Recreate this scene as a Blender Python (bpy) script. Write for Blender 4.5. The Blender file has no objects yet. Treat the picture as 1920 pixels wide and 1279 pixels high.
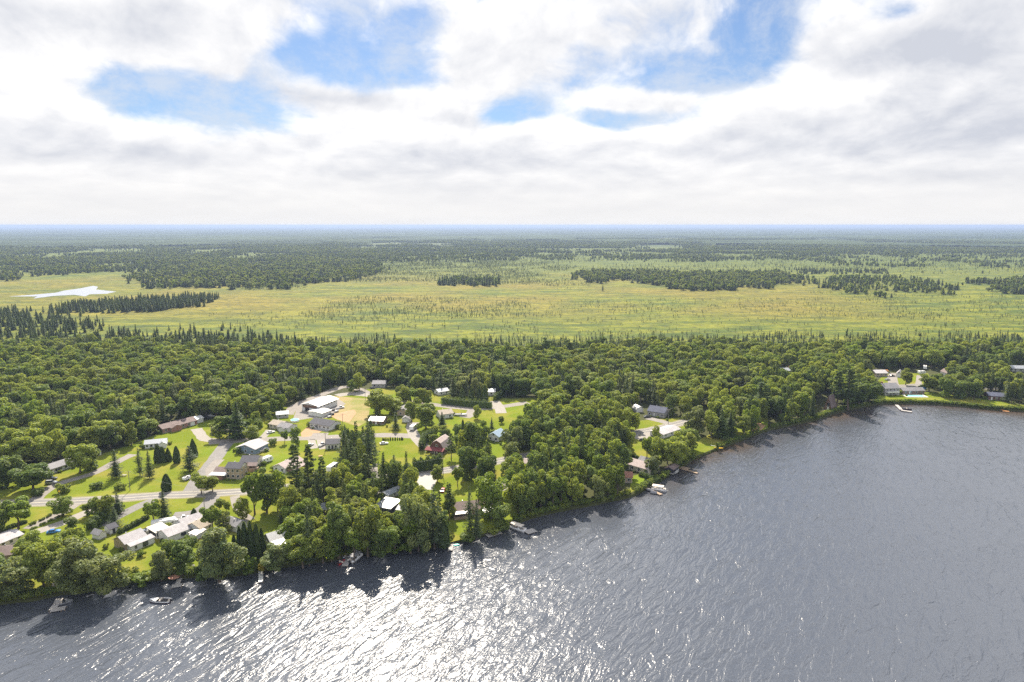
import bpy, math, random
import numpy as np
from mathutils import Vector, Matrix
sc = bpy.context.scene
C = sc.collection
R = math.radians
# ------------------------------------------------------------------ camera
CAMH = 120.0; PITCH = R(9.64); FPX = 1280.0; G = 1.2
cam_d = bpy.data.cameras.new('camera'); cam = bpy.data.objects.new('camera', cam_d); C.objects.link(cam)
cam_d.lens = 24; cam_d.sensor_width = 36; cam_d.clip_start = 1; cam_d.clip_end = 120000
cam.location = (0, 0, CAMH); cam.rotation_euler = (R(90) - PITCH, 0, 0)
sc.camera = cam
sc.view_settings.view_transform = 'Standard'; sc.view_settings.look = 'None'
sc.view_settings.gamma = 1; sc.view_settings.exposure = 1.3
sc.cycles.max_bounces = 6; sc.cycles.diffuse_bounces = 3; sc.cycles.glossy_bounces = 2
sc.cycles.transmission_bounces = 2; sc.cycles.volume_bounces = 0; sc.cycles.transparent_max_bounces = 4
sc.cycles.sample_clamp_indirect = 4; sc.cycles.sample_clamp_direct = 3.0
sc.cycles.use_denoising = False
sc.cycles.caustics_reflective = False; sc.cycles.caustics_refractive = False

# ------------------------------------------------------------------ node helpers
class NT:
    """tiny node-tree writer"""
    def __init__(s, tree): s.t = tree; s.n = tree.nodes; s.l = tree.links
    def put(s, sock, v):
        if isinstance(v, bpy.types.NodeSocket): s.l.new(v, sock)
        elif v is not None:
            if isinstance(v, (tuple, list)) and len(v) == 3 and sock.type == 'RGBA': v = (*v, 1)
            sock.default_value = v
    def math(s, op, a, b=None, c=None, clamp=False):
        n = s.n.new('ShaderNodeMath'); n.operation = op; n.use_clamp = clamp
        for i, v in enumerate((a, b, c)):
            if v is not None: s.put(n.inputs[i], v)
        return n.outputs[0]
    def mix(s, f, a, b, mode='MIX'):
        n = s.n.new('ShaderNodeMix'); n.data_type = 'RGBA'; n.blend_type = mode
        s.put(n.inputs[0], f); s.put(n.inputs[6], a); s.put(n.inputs[7], b)
        return n.outputs[2]
    def noise(s, vec, scale, detail=4, rough=0.5, dist=0.0, out=0):
        n = s.n.new('ShaderNodeTexNoise')
        if vec is not None: s.l.new(vec, n.inputs['Vector'])
        n.inputs['Scale'].default_value = scale; n.inputs['Detail'].default_value = detail
        n.inputs['Roughness'].default_value = rough; n.inputs['Distortion'].default_value = dist
        return n.outputs[out]
    def smooth(s, v, a, b, lo=0.0, hi=1.0):
        n = s.n.new('ShaderNodeMapRange'); n.interpolation_type = 'SMOOTHSTEP'
        s.put(n.inputs[0], v)
        for i, q in enumerate((a, b, lo, hi)): s.put(n.inputs[1 + i], q)
        return n.outputs[0]
    def comb(s, x, y, z):
        n = s.n.new('ShaderNodeCombineXYZ')
        for i, v in enumerate((x, y, z)): s.put(n.inputs[i], v)
        return n.outputs[0]
    def sep(s, v):
        n = s.n.new('ShaderNodeSeparateXYZ'); s.l.new(v, n.inputs[0]); return n.outputs
    def map(s, v, scale=(1, 1, 1), rot=(0, 0, 0), loc=(0, 0, 0)):
        n = s.n.new('ShaderNodeMapping'); s.l.new(v, n.inputs[0])
        n.inputs['Scale'].default_value = scale; n.inputs['Rotation'].default_value = rot
        n.inputs['Location'].default_value = loc
        return n.outputs[0]
    def pos(s): return s.n.new('ShaderNodeNewGeometry').outputs['Position']
    def obj(s): return s.n.new('ShaderNodeTexCoord').outputs['Object']

def px2dir(px, py):
    x = (px - 960) / FPX; y = (639.5 - py) / FPX
    d = Vector((x, math.cos(PITCH) + y * math.sin(PITCH), -math.sin(PITCH) + y * math.cos(PITCH)))
    return d.normalized()

# ------------------------------------------------------------------ world: sky with broken cloud
SUN_AZ = R(-9.0); SUN_EL = R(43)
world = bpy.data.worlds.new('World'); sc.world = world; world.use_nodes = True
wt = NT(world.node_tree); wt.n.clear()
sky = wt.n.new('ShaderNodeTexSky'); sky.sky_type = 'NISHITA'; sky.sun_disc = False
sky.sun_elevation = SUN_EL; sky.sun_rotation = SUN_AZ; sky.altitude = 200
sky.air_density = 1.0; sky.dust_density = 0.6; sky.ozone_density = 1.5
gen = wt.n.new('ShaderNodeTexCoord').outputs['Generated']
gx, gy, gz = wt.sep(gen)
az = wt.math('ARCTAN2', gx, gy)
el = wt.math('ARCSINE', gz)
elp = wt.math('MAXIMUM', el, 0.0)
lv = wt.math('LOGARITHM', wt.math('ADD', elp, 0.07), math.e)          # vertical coordinate, squeezed at the horizon
cp = wt.comb(wt.math('MULTIPLY', az, 3.3), wt.math('MULTIPLY', lv, 1.3), 5.2)
warp = wt.noise(cp, 1.6, 3, 0.5, out=1)
wv = wt.n.new('ShaderNodeVectorMath'); wv.operation = 'MULTIPLY_ADD'
wt.l.new(warp, wv.inputs[0]); wv.inputs[1].default_value = (0.30, 0.22, 0); wt.l.new(cp, wv.inputs[2])
cpw = wv.outputs[0]
n_big = wt.noise(cpw, 1.4, 9, 0.54)
upv = wt.n.new('ShaderNodeVectorMath'); upv.operation = 'ADD'; wt.l.new(cpw, upv.inputs[0]); upv.inputs[1].default_value = (-0.03, 0.12, 0)
n_up = wt.noise(upv.outputs[0], 1.4, 7, 0.54)
def blob_sum(blobs, base):
    acc = base
    for (px, py, rx, ry, amp) in blobs:
        d = px2dir(px, py); a0 = math.atan2(d.x, d.y); e0 = math.asin(d.z)
        u = wt.math('MULTIPLY', wt.math('SUBTRACT', az, a0), FPX / rx)
        v = wt.math('MULTIPLY', wt.math('SUBTRACT', el, e0), FPX / ry)
        q = wt.math('ADD', wt.math('MULTIPLY', u, u), wt.math('MULTIPLY', v, v))
        g_ = wt.math('EXPONENT', wt.math('MULTIPLY', q, -1.0))
        acc = wt.math('MULTIPLY_ADD', g_, amp, acc)
    return acc
COVER = [(330, 175, 120, 34, -.40), (440, 212, 90, 24, -.30), (560, 105, 80, 34, -.36), (690, 135, 80, 40, -.42), (640, 40, 50, 36, -.20),
         (975, 208, 62, 30, -.50), (1120, 225, 90, 26, -.42), (1290, 150, 110, 24, -.30), (1440, 75, 60, 56, -.40), (1700, 20, 50, 22, -.40), (780, 55, 50, 40, -.26), (215, 150, 50, 30, -.2),
         (745, 190, 140, 30, .42), (1060, 248, 60, 22, .5), (1225, 262, 46, 18, .35), (150, 60, 200, 80, .26), (870, 95, 60, 60, .2), (1080, 70, 170, 56, .16), (1620, 120, 170, 80, .30),
         (1860, 130, 140, 140, .34), (480, 300, 560, 52, .42), (1450, 300, 560, 62, .45), (1200, 192, 120, 20, .42), (930, 120, 120, 40, .14), (960, 390, 1500, 50, .5)]
n_det = wt.noise(cpw, 6.5, 8, .6)
cov = blob_sum(COVER, wt.math('ADD', wt.math('ADD', wt.math('MULTIPLY_ADD', n_big, 1.5, -.40), wt.math('MULTIPLY', n_det, .42)), wt.smooth(el, .36, .75, 0.0, -0.12)))
mask = wt.smooth(cov, 0.38, 0.72)
GREY = [(1660, 95, 130, 50, .30), (1850, 60, 120, 60, .40), (1880, 260, 160, 60, .25), (1500, 275, 190, 20, .28), (865, 228, 80, 14, .5), (250, 50, 190, 50, .25),
        (220, 292, 170, 20, .26), (960, 352, 260, 14, .2), (870, 312, 110, 18, .2), (600, 180, 110, 20, .2), (1780, 330, 240, 16, .25),
        (1055, 248, 70, 30, -.7), (480, 232, 260, 22, -.35), (740, 165, 100, 14, -.45), (1060, 228, 40, 16, -.5), (1560, 160, 160, 24, -.4), (1240, 262, 50, 18, -.4), (60, 140, 120, 60, -.2)]
n_det2 = wt.noise(upv.outputs[0], 3.6, 7, .58); n_det1 = wt.noise(cpw, 3.6, 7, .58)
rel = wt.math('ADD', wt.math('MULTIPLY', wt.math('SUBTRACT', n_up, n_big), 3.2), wt.math('MULTIPLY', wt.math('SUBTRACT', n_det2, n_det1), .9))     # cloud above thicker than here -> underside -> greyer
thick = wt.smooth(cov, .55, 1.15, -.12, .22)
grey = blob_sum(GREY, wt.math('ADD', wt.math('ADD', 0.33, rel), wt.math('ADD', thick, wt.math('MULTIPLY_ADD', n_det, -.5, .25))))
grey = wt.math('MULTIPLY', grey, wt.smooth(el, 0.0, 0.12, 0.45, 1.0))
grey = wt.math('MAXIMUM', wt.math('MINIMUM', grey, 1.0), 0.0)
ccol = wt.mix(grey, (4.6, 4.55, 4.5), (2.65, 2.77, 3.08))
# cloud glow round the sun and above the view, added to brighten the lake
sd = Vector((math.sin(SUN_AZ) * math.cos(SUN_EL), math.cos(SUN_AZ) * math.cos(SUN_EL), math.sin(SUN_EL)))
dotn = wt.n.new('ShaderNodeVectorMath'); dotn.operation = 'DOT_PRODUCT'; wt.l.new(gen, dotn.inputs[0]); dotn.inputs[1].default_value = sd
gl = wt.math('MULTIPLY', wt.math('POWER', wt.math('MAXIMUM', dotn.outputs['Value'], 0.0), 5.0), wt.smooth(el, .29, .5))
back = wt.smooth(gy, .25, -.6)                                        # unseen cloud behind the camera, brightened as added fill for shaded sides
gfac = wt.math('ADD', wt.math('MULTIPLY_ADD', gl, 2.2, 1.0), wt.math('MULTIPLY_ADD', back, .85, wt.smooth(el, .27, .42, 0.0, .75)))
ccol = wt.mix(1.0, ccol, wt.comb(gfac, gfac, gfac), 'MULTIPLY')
skyc = wt.mix(1.0, sky.outputs[0], (.26, .33, .42), 'MULTIPLY')
veil = wt.smooth(wt.noise(cpw, 3.1, 9, .66), .36, .66, .06, .70)
skyc = wt.mix(veil, skyc, (3.1, 3.3, 3.6))
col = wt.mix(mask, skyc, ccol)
hz = wt.smooth(el, 0.0, 0.11, 0.75, 0.0)                              # thin bright veil low over the horizon
col = wt.mix(hz, col, (3.6, 3.56, 3.53))
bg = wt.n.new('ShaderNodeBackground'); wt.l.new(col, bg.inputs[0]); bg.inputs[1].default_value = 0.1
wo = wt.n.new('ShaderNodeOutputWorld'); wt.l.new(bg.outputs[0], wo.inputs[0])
# ------------------------------------------------------------------ sun
sl = bpy.data.lights.new('sun', 'SUN'); sl.energy = 4.8; sl.angle = R(0.53); sl.color = (1.0, 0.90, 0.75)
so = bpy.data.objects.new('sun', sl); C.objects.link(so); so.rotation_euler = sd.to_track_quat('Z', 'Y').to_euler(); so.location = (0, 200, 300)

# ------------------------------------------------------------------ projection helpers (photograph pixel -> place on the ground)
def gp(px, py, z=G):
    d = px2dir(px, py); t = (z - CAMH) / d.z
    return Vector((d.x * t, d.y * t, z))
cP, sP = math.cos(PITCH), math.sin(PITCH)
def proj(X, Y, Z):
    zc = Y * cP - (Z - CAMH) * sP; yc = Y * sP + (Z - CAMH) * cP
    return 960 + FPX * X / zc, 639.5 - FPX * yc / zc
def height_for(X, Y, ytop):
    k = (639.5 - ytop) / FPX            # (Y s + Z c)/(Y c - Z s) = k
    Z = (k * Y * cP - Y * sP) / (cP + k * sP)
    return CAMH + Z - G
rng = np.random.default_rng(7)
def vnoise(x, y, s, seed=0):
    x = np.asarray(x, float) / s; y = np.asarray(y, float) / s
    xi = np.floor(x).astype(np.int64); yi = np.floor(y).astype(np.int64); xf = x - xi; yf = y - yi
    def h(a, b):
        v = (a * 374761393 + b * 668265263 + seed * 1442695041) & 0xffffffff
        v = ((v ^ (v >> 13)) * 1274126177) & 0xffffffff
        return ((v ^ (v >> 16)) & 0xffff) / 65535.0
    u = xf * xf * (3 - 2 * xf); w = yf * yf * (3 - 2 * yf)
    return (h(xi, yi) * (1 - u) + h(xi + 1, yi) * u) * (1 - w) + (h(xi, yi + 1) * (1 - u) + h(xi + 1, yi + 1) * u) * w
def fbm(x, y, s, seed=0, o=4):
    a = 0; amp = .5; t = 0
    for k in range(o):
        a = a + amp * vnoise(x, y, s / 2 ** k, seed + k); t += amp; amp *= .55
    return a / t
def in_poly(P, X, Y):
    X = np.asarray(X); Y = np.asarray(Y); c = np.zeros(X.shape, bool); n = len(P)
    for i in range(n):
        x1, y1 = P[i][0], P[i][1]; x2, y2 = P[(i + 1) % n][0], P[(i + 1) % n][1]
        if y1 == y2: continue
        c ^= ((y1 > Y) != (y2 > Y)) & (X < (x2 - x1) * (Y - y1) / (y2 - y1) + x1)
    return c

# ------------------------------------------------------------------ materials
MATS = {}
def new_mat(name):
    m = bpy.data.materials.new(name); m.use_nodes = True; t = NT(m.node_tree); t.n.clear()
    o = t.n.new('ShaderNodeOutputMaterial'); MATS[name] = m
    return m, t, o
def principled(t, o, col, rough=.8, spec=.5, metal=0.0, normal=None):
    b = t.n.new('ShaderNodeBsdfPrincipled'); t.put(b.inputs['Base Color'], col); t.put(b.inputs['Roughness'], rough)
    t.put(b.inputs['Metallic'], metal); t.put(b.inputs['Specular IOR Level'], spec)
    if normal is not None: t.l.new(normal, b.inputs['Normal'])
    t.l.new(b.outputs[0], o.inputs[0]); return b
def plain(name, col, rough=.7, spec=.4, metal=0., var=.12, scale=2.0):
    m, t, o = new_mat(name)
    n = t.noise(t.obj(), scale, 4, .6)
    c = t.mix(n, tuple(v * (1 - var) for v in col), tuple(min(1, v * (1 + var)) for v in col))
    principled(t, o, c, rough, spec, metal); return m
def siding(name, col, step=.22):
    m, t, o = new_mat(name); p = t.obj(); z = t.sep(p)[2]
    f = t.math('FRACT', t.math('MULTIPLY', z, 1 / step)); line = t.math('LESS_THAN', f, .14)
    n = t.noise(p, .8, 4, .6)
    c = t.mix(n, tuple(v * .86 for v in col), col); c = t.mix(t.math('MULTIPLY', line, .35), c, tuple(v * .5 for v in col))
    principled(t, o, c, .6, .4); return m
def shingle(name, col):
    m, t, o = new_mat(name); p = t.obj()
    b = t.n.new('ShaderNodeTexBrick'); t.l.new(t.map(p, (1, 1, 1)), b.inputs[0]); b.inputs['Scale'].default_value = 1.6
    b.inputs['Color1'].default_value = (*[v * .82 for v in col], 1); b.inputs['Color2'].default_value = (*[v * 1.12 for v in col], 1)
    b.inputs['Mortar'].default_value = (*[v * .6 for v in col], 1); b.inputs['Mortar Size'].default_value = .012
    n = t.noise(p, .5, 5, .65); c = t.mix(t.smooth(n, .35, .7), b.outputs[0], tuple(v * .72 for v in col))
    principled(t, o, c, .85, .25); return m
def metalroof(name, col, rough=.35):
    m, t, o = new_mat(name); p = t.obj(); x, y, z = t.sep(p)
    f = t.math('FRACT', t.math('MULTIPLY', x, 2.2)); line = t.math('LESS_THAN', f, .1)
    n = t.noise(p, .6, 4, .6); c = t.mix(n, tuple(v * .88 for v in col), col); c = t.mix(t.math('MULTIPLY', line, .3), c, tuple(v * .6 for v in col))
    principled(t, o, c, rough, .6); return m
def brick(name, col):
    m, t, o = new_mat(name)
    b = t.n.new('ShaderNodeTexBrick'); t.l.new(t.map(t.obj(), (1, 1, 1), (R(90), 0, 0)), b.inputs[0]); b.inputs['Scale'].default_value = 3
    b.inputs['Color1'].default_value = (*col, 1); b.inputs['Color2'].default_value = (*[v * .7 for v in col], 1); b.inputs['Mortar'].default_value = (.3, .28, .25, 1)
    principled(t, o, b.outputs[0], .85, .2); return m
def leafmat(name, col, trans=.42, var=.35, yellow=.3):
    m, t, o = new_mat(name)
    oi = t.n.new('ShaderNodeObjectInfo').outputs['Random']; gi = t.n.new('ShaderNodeNewGeometry'); isl = gi.outputs['Random Per Island']
    n = t.noise(gi.outputs['Position'], .28, 2, .5)
    dark = tuple(v * (1 - var) for v in col); lite = tuple(v * (1 + var) for v in col)
    c = t.mix(oi, dark, lite); st = t.noise(gi.outputs['Position'], .017, 3, .55); c = t.mix(t.smooth(st, .40, .66, 0, .55), c, (col[0] * .55, col[1] * .72, col[2] * .9)); c = t.mix(t.smooth(st, .50, .30, 0, .35), c, (col[0] * 1.6, col[1] * 1.3, col[2] * 1.3))
    c = t.mix(t.math('MULTIPLY', t.smooth(n, .4, .7), yellow), c, (col[0] * 1.9, col[1] * 1.45, col[2] * 1.1))
    c = t.mix(t.math('MULTIPLY', isl, .45), c, (col[0] * .55, col[1] * .6, col[2] * .6))
    tc = t.mix(.5, c, (col[0] * 2.0, col[1] * 1.8, col[2] * .4))
    d = t.n.new('ShaderNodeBsdfDiffuse'); t.l.new(c, d.inputs[0])
    tr = t.n.new('ShaderNodeBsdfTranslucent'); t.l.new(tc, tr.inputs[0])
    gls = t.n.new('ShaderNodeBsdfGlossy'); gls.inputs['Roughness'].default_value = .45; gls.inputs[0].default_value = (.9, .95, 1, 1)
    mx = t.n.new('ShaderNodeMixShader'); mx.inputs[0].default_value = trans; t.l.new(d.outputs[0], mx.inputs[1]); t.l.new(tr.outputs[0], mx.inputs[2])
    m2 = t.n.new('ShaderNodeMixShader'); m2.inputs[0].default_value = .014; t.l.new(mx.outputs[0], m2.inputs[1]); t.l.new(gls.outputs[0], m2.inputs[2])
    t.l.new(m2.outputs[0], o.inputs[0]); return m
leafmat('leaf_broad', (.225, .275, .040), .5); leafmat('leaf_deep', (.14, .195, .038), .5); leafmat('leaf_pale', (.20, .24, .08), .5)
leafmat('leaf_lime', (.17, .235, .026), .5); leafmat('leaf_spruce', (.075, .105, .040), .4, .3, .1); leafmat('leaf_pine', (.11, .155, .045), .45, .3, .2)
leafmat('leaf_cedar', (.085, .125, .030), .45, .3, .3); leafmat('leaf_tamarack', (.10, .135, .04), .35); leafmat('leaf_gold', (.30, .26, .03), .4)
plain('bark', (.11, .085, .065), .9, .1, var=.4); plain('bark_grey', (.17, .165, .14), .9, .1, var=.35)
for nm, c in dict(w_white=(.60, .60, .59), w_cream=(.62, .57, .47), w_grey=(.34, .33, .33), w_blue=(.16, .22, .30), w_dark=(.035, .035, .045), w_tan=(.38, .30, .21), w_red=(.13, .062, .048), w_brown=(.17, .10, .065)).items(): siding(nm, c)
for nm, c in dict(r_grey=(.24, .235, .245), r_dark=(.085, .085, .10), r_brown=(.19, .145, .135), r_pink=(.40, .33, .31), r_beige=(.36, .31, .25), r_navy=(.085, .095, .14), r_red=(.21, .06, .062), r_rust=(.28, .14, .10), r_pale=(.42, .40, .41)).items(): shingle(nm, c)
metalroof('m_white', (.50, .50, .495)); metalroof('m_grey', (.28, .30, .33)); metalroof('m_blue', (.27, .36, .45)); metalroof('m_beige', (.60, .55, .46))
brick('b_red', (.30, .12, .08)); brick('b_brown', (.22, .12, .09))
plain('trim', (.62, .62, .60), .5); plain('concrete', (.31, .30, .28), .85); plain('wood', (.30, .22, .15), .8, var=.3); plain('wood_grey', (.36, .34, .32), .8, var=.25)
plain('wood_orange', (.50, .24, .09), .7); plain('rubber', (.02, .02, .02), .8); plain('steel', (.5, .5, .52), .35, .5, .8); plain('black', (.02, .02, .025), .4)
plain('paint_white', (.75, .75, .75), .25, .5, var=.03); plain('paint_silver', (.45, .46, .48), .25, .6, .5, .03); plain('paint_black', (.025, .027, .03), .2, .6, var=.03)
plain('paint_blue', (.03, .16, .40), .25, .6, var=.03); plain('paint_red', (.45, .03, .03), .3, .6, var=.03); plain('paint_teal', (.05, .55, .5), .4); plain('paint_yellow', (.8, .5, .02), .4)
plain('paint_maroon', (.10, .02, .03), .3); plain('canvas_grey', (.22, .22, .24), .8); plain('canvas_beige', (.62, .55, .47), .8); plain('terracotta', (.5, .25, .18), .8)
plain('rock', (.28, .25, .22), .9, var=.4)
m, t, o = new_mat('glass'); principled(t, o, (.03, .035, .045), .08, .8)
m, t, o = new_mat('pool_water'); principled(t, o, (.18, .50, .68), .08, .6)

def ground_mats():
    # open land: forest floor near, bog beyond, far plain
    m, t, o = new_mat('ground'); p = t.pos(); x, y, z = t.sep(p)
    n1 = t.noise(p, .0035, 5, .6); n2 = t.noise(t.map(p, (1, 2.2, 1)), .012, 6, .65); n3 = t.noise(p, .09, 4, .7); n4 = t.noise(t.map(p, (1, 1.6, 1), (0, 0, .2)), .0016, 4, .55)
    n5 = t.smooth(t.noise(t.map(p, (.5, 1.5, 1)), .03, 7, .72), .30, .70)
    lime = t.mix(n5, (.060, .086, .009), (.185, .188, .016))
    tan = t.mix(n5, (.095, .085, .012), (.215, .175, .024))
    green = t.mix(n5, (.036, .062, .009), (.085, .115, .015))
    c = t.mix(t.smooth(n2, .46, .60), lime, green)
    dmid = t.math('MULTIPLY', t.smooth(y, 780, 1000), t.smooth(y, 1900, 1300))      # dry tan belt in the middle of the bog
    xm = t.smooth(x, 900, 350)
    c = t.mix(t.math('MULTIPLY', t.math('MULTIPLY', t.smooth(n1, .36, .62), dmid), xm), c, tan)
    c = t.mix(t.math('MULTIPLY', t.smooth(n3, .46, .66), .7), c, (.035, .045, .014))
    c = t.mix(t.math('MULTIPLY', t.smooth(y, 1500, 2300), .55), c, green)
    far = t.smooth(t.math('ADD', y, t.math('MULTIPLY', n4, 1500)), 4000, 5200)
    c = t.mix(far, c, t.mix(t.smooth(n4, .45, .6), (.03, .05, .018), (.10, .12, .04)))
    edge = t.smooth(t.math('ADD', t.math('ADD', y, t.math('MULTIPLY', n2, 90)), t.math('MULTIPLY', x, -.02)), 735, 705)
    c = t.mix(edge, c, t.mix(n3, (.03, .035, .012), (.07, .075, .025)))
    principled(t, o, c, .95, .1)
    m, t, o = new_mat('lawn'); p = t.pos()
    n1 = t.noise(p, .05, 5, .6); n2 = t.noise(p, .6, 5, .7); n3 = t.noise(p, .018, 3, .5)
    c = t.mix(n2, (.085, .118, .016), (.165, .195, .022)); c = t.mix(t.smooth(n1, .44, .66, 0, .85), c, (.20, .185, .04)); c = t.mix(t.smooth(n3, .5, .7, 0, .5), c, (.13, .20, .02))
    d = t.n.new('ShaderNodeBsdfDiffuse'); t.l.new(c, d.inputs[0]); t.l.new(d.outputs[0], o.inputs[0])
    m, t, o = new_mat('dry_grass'); p = t.pos(); n1 = t.noise(p, .07, 5, .6)
    c = t.mix(t.smooth(n1, .35, .65), (.17, .175, .045), (.27, .21, .10)); principled(t, o, c, .95, .1)
    m, t, o = new_mat('earth'); n1 = t.noise(t.pos(), .3, 5, .7); c = t.mix(n1, (.26, .16, .09), (.42, .28, .17)); principled(t, o, c, .95, .1)
    m, t, o = new_mat('gravel'); n1 = t.noise(t.pos(), .5, 6, .75); c = t.mix(n1, (.15, .138, .125), (.30, .275, .25)); principled(t, o, c, .95, .1)
    m, t, o = new_mat('pale_gravel'); n1 = t.noise(t.pos(), .6, 6, .75); c = t.mix(n1, (.20, .185, .165), (.33, .305, .275)); principled(t, o, c, .95, .1)
    m, t, o = new_mat('asphalt'); n1 = t.noise(t.pos(), .25, 6, .7); c = t.mix(n1, (.105, .10, .096), (.20, .19, .18)); principled(t, o, c, .85, .3)
    m, t, o = new_mat('shoulder'); n1 = t.noise(t.pos(), .4, 6, .7); c = t.mix(n1, (.14, .14, .07), (.27, .24, .16)); principled(t, o, c, .95, .1)
    m, t, o = new_mat('road_paint'); principled(t, o, (.55, .50, .36), .7)
    m, t, o = new_mat('bank'); n1 = t.noise(t.pos(), .8, 5, .7); c = t.mix(n1, (.02, .022, .012), (.06, .055, .035)); principled(t, o, c, .95, .1)
    m, t, o = new_mat('hill'); n1 = t.noise(t.pos(), .0012, 5, .6); c = t.mix(n1, (.03, .05, .02), (.08, .10, .04)); principled(t, o, c, .95, .1)
    m, t, o = new_mat('far_canopy'); gi = t.n.new('ShaderNodeNewGeometry'); p = gi.outputs['Position']
    n1 = t.noise(p, .0011, 5, .6); n2 = t.noise(p, .03, 3, .6)
    c = t.mix(t.smooth(n1, .4, .6), (.028, .045, .018), (.065, .09, .03)); c = t.mix(t.math('MULTIPLY', n2, .5), c, (.02, .03, .012)); principled(t, o, c, .95, .05)
    # lake
    m, t, o = new_mat('lake_water'); p = t.pos()
    a = t.map(p, (1, 1, 1), (0, 0, R(-58)))
    w1 = t.noise(t.map(a, (.40, 1.25, 1)), .25, 3, .55, .5)           # wind waves ~3 m, long crests
    w2 = t.noise(t.map(p, (.5, 1.2, 1), (0, 0, R(-44))), 1.5, 3, .6, .4)
    w3 = t.noise(t.map(p, (.6, 1.2, 1), (0, 0, R(-66))), 4.0, 2, .6)
    w0 = t.noise(t.map(a, (.6, 1, 1)), .05, 2, .5)
    ridge = t.math('SUBTRACT', 1.0, t.math('ABSOLUTE', t.math('MULTIPLY_ADD', w1, 2.0, -1.0)))
    amp = t.smooth(w0, .3, .7, .85, 1.15)
    hgt = t.math('MULTIPLY', t.math('ADD', t.math('ADD', t.math('MULTIPLY', ridge, .46), t.math('MULTIPLY', w1, .20)), t.math('ADD', t.math('MULTIPLY', w2, .075), t.math('MULTIPLY', w3, .018))), amp)
    b = t.n.new('ShaderNodeBump'); b.inputs['Strength'].default_value = 1.0; b.inputs['Distance'].default_value = 1.0; t.l.new(hgt, b.inputs['Height'])
    at = t.n.new('ShaderNodeAttribute'); at.attribute_name = 'shallow'
    nb = t.noise(p, .03, 3, .6)
    sh = t.math('MULTIPLY', at.outputs['Fac'], t.smooth(nb, .35, .65, .3, 1.0))
    c = t.mix(sh, (.058, .066, .082), (.065, .042, .024))
    pr = principled(t, o, c, .15, .6, 0, b.outputs[0]); pr.inputs['IOR'].default_value = 1.45
    m, t, o = new_mat('pond_water'); b = t.n.new('ShaderNodeBump'); b.inputs['Distance'].default_value = .2; t.l.new(t.noise(t.pos(), .5, 3), b.inputs['Height']); principled(t, o, (.75, .77, .79), .05, 1.0, .7, None).inputs['IOR'].default_value = 1.8
ground_mats()
M = MATS
# ------------------------------------------------------------------ mesh builder
class MB:
    def __init__(s): s.v = []; s.f = []; s.m = []
    def quad(s, *p, mi=0):
        b = len(s.v); s.v += [tuple(q) for q in p]; s.f.append(tuple(range(b, b + len(p)))); s.m.append(mi); return s
    def box(s, x0, x1, y0, y1, z0, z1, mi=0, tx=0, ty=0):
        b = len(s.v)
        s.v += [(x0, y0, z0), (x1, y0, z0), (x1, y1, z0), (x0, y1, z0), (x0 + tx, y0 + ty, z1), (x1 - tx, y0 + ty, z1), (x1 - tx, y1 - ty, z1), (x0 + tx, y1 - ty, z1)]
        for q in ((0, 3, 2, 1), (4, 5, 6, 7), (0, 1, 5, 4), (1, 2, 6, 5), (2, 3, 7, 6), (3, 0, 4, 7)): s.f.append(tuple(b + k for k in q)); s.m.append(mi)
        return s
    def prism(s, prof, axis, a0, a1, mi=0):
        """prof: closed 2-D outline; axis 'x' -> (y,z), 'y' -> (x,z), 'z' -> (x,y)"""
        b = len(s.v); n = len(prof)
        def P(q, a): return (a, q[0], q[1]) if axis == 'x' else (q[0], a, q[1]) if axis == 'y' else (q[0], q[1], a)
        s.v += [P(q, a0) for q in prof] + [P(q, a1) for q in prof]
        s.f.append(tuple(b + i for i in range(n))[::-1]); s.m.append(mi); s.f.append(tuple(b + n + i for i in range(n))); s.m.append(mi)
        for i in range(n): j = (i + 1) % n; s.f.append((b + i, b + j, b + n + j, b + n + i)); s.m.append(mi)
        return s
    def cyl(s, p0, p1, r0, r1=None, n=8, mi=0):
        r1 = r0 if r1 is None else r1; p0 = Vector(p0); p1 = Vector(p1); d = (p1 - p0).normalized()
        u = d.orthogonal().normalized(); w = d.cross(u); b = len(s.v)
        for p, r in ((p0, r0), (p1, r1)):
            for i in range(n): a = 2 * math.pi * i / n; s.v.append(tuple(p + u * (r * math.cos(a)) + w * (r * math.sin(a))))
        for i in range(n): j = (i + 1) % n; s.f.append((b + i, b + j, b + n + j, b + n + i)); s.m.append(mi)
        s.f.append(tuple(b + i for i in range(n))[::-1]); s.m.append(mi); s.f.append(tuple(b + n + i for i in range(n))); s.m.append(mi)
        return s
    def loft(s, rings, mi=0, caps=True):
        b = len(s.v); n = len(rings[0])
        for r in rings: s.v += [tuple(q) for q in r]
        for k in range(len(rings) - 1):
            for i in range(n): j = (i + 1) % n; s.f.append((b + k * n + i, b + k * n + j, b + (k + 1) * n + j, b + (k + 1) * n + i)); s.m.append(mi)
        if caps:
            s.f.append(tuple(b + i for i in range(n))[::-1]); s.m.append(mi); e = b + (len(rings) - 1) * n; s.f.append(tuple(e + i for i in range(n))); s.m.append(mi)
        return s
    def mesh(s, name, mats):
        me = bpy.data.meshes.new(name); me.from_pydata(s.v, [], s.f)
        for x in (mats if isinstance(mats, (list, tuple)) else [mats]): me.materials.append(M[x])
        if any(s.m): me.polygons.foreach_set('material_index', s.m)
        me.update(); return me
    def build(s, name, mats, parent=None, smooth=False):
        me = s.mesh(name, mats)
        if smooth: me.polygons.foreach_set('use_smooth', [True] * len(me.polygons))
        o = bpy.data.objects.new(name, me); C.objects.link(o)
        if parent is not None: o.parent = parent
        return o
def tag(o, label=None, cat=None, group=None, kind=None):
    if label: o['label'] = label
    if cat: o['category'] = cat
    if group: o['group'] = group
    if kind: o['kind'] = kind
    return o
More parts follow.
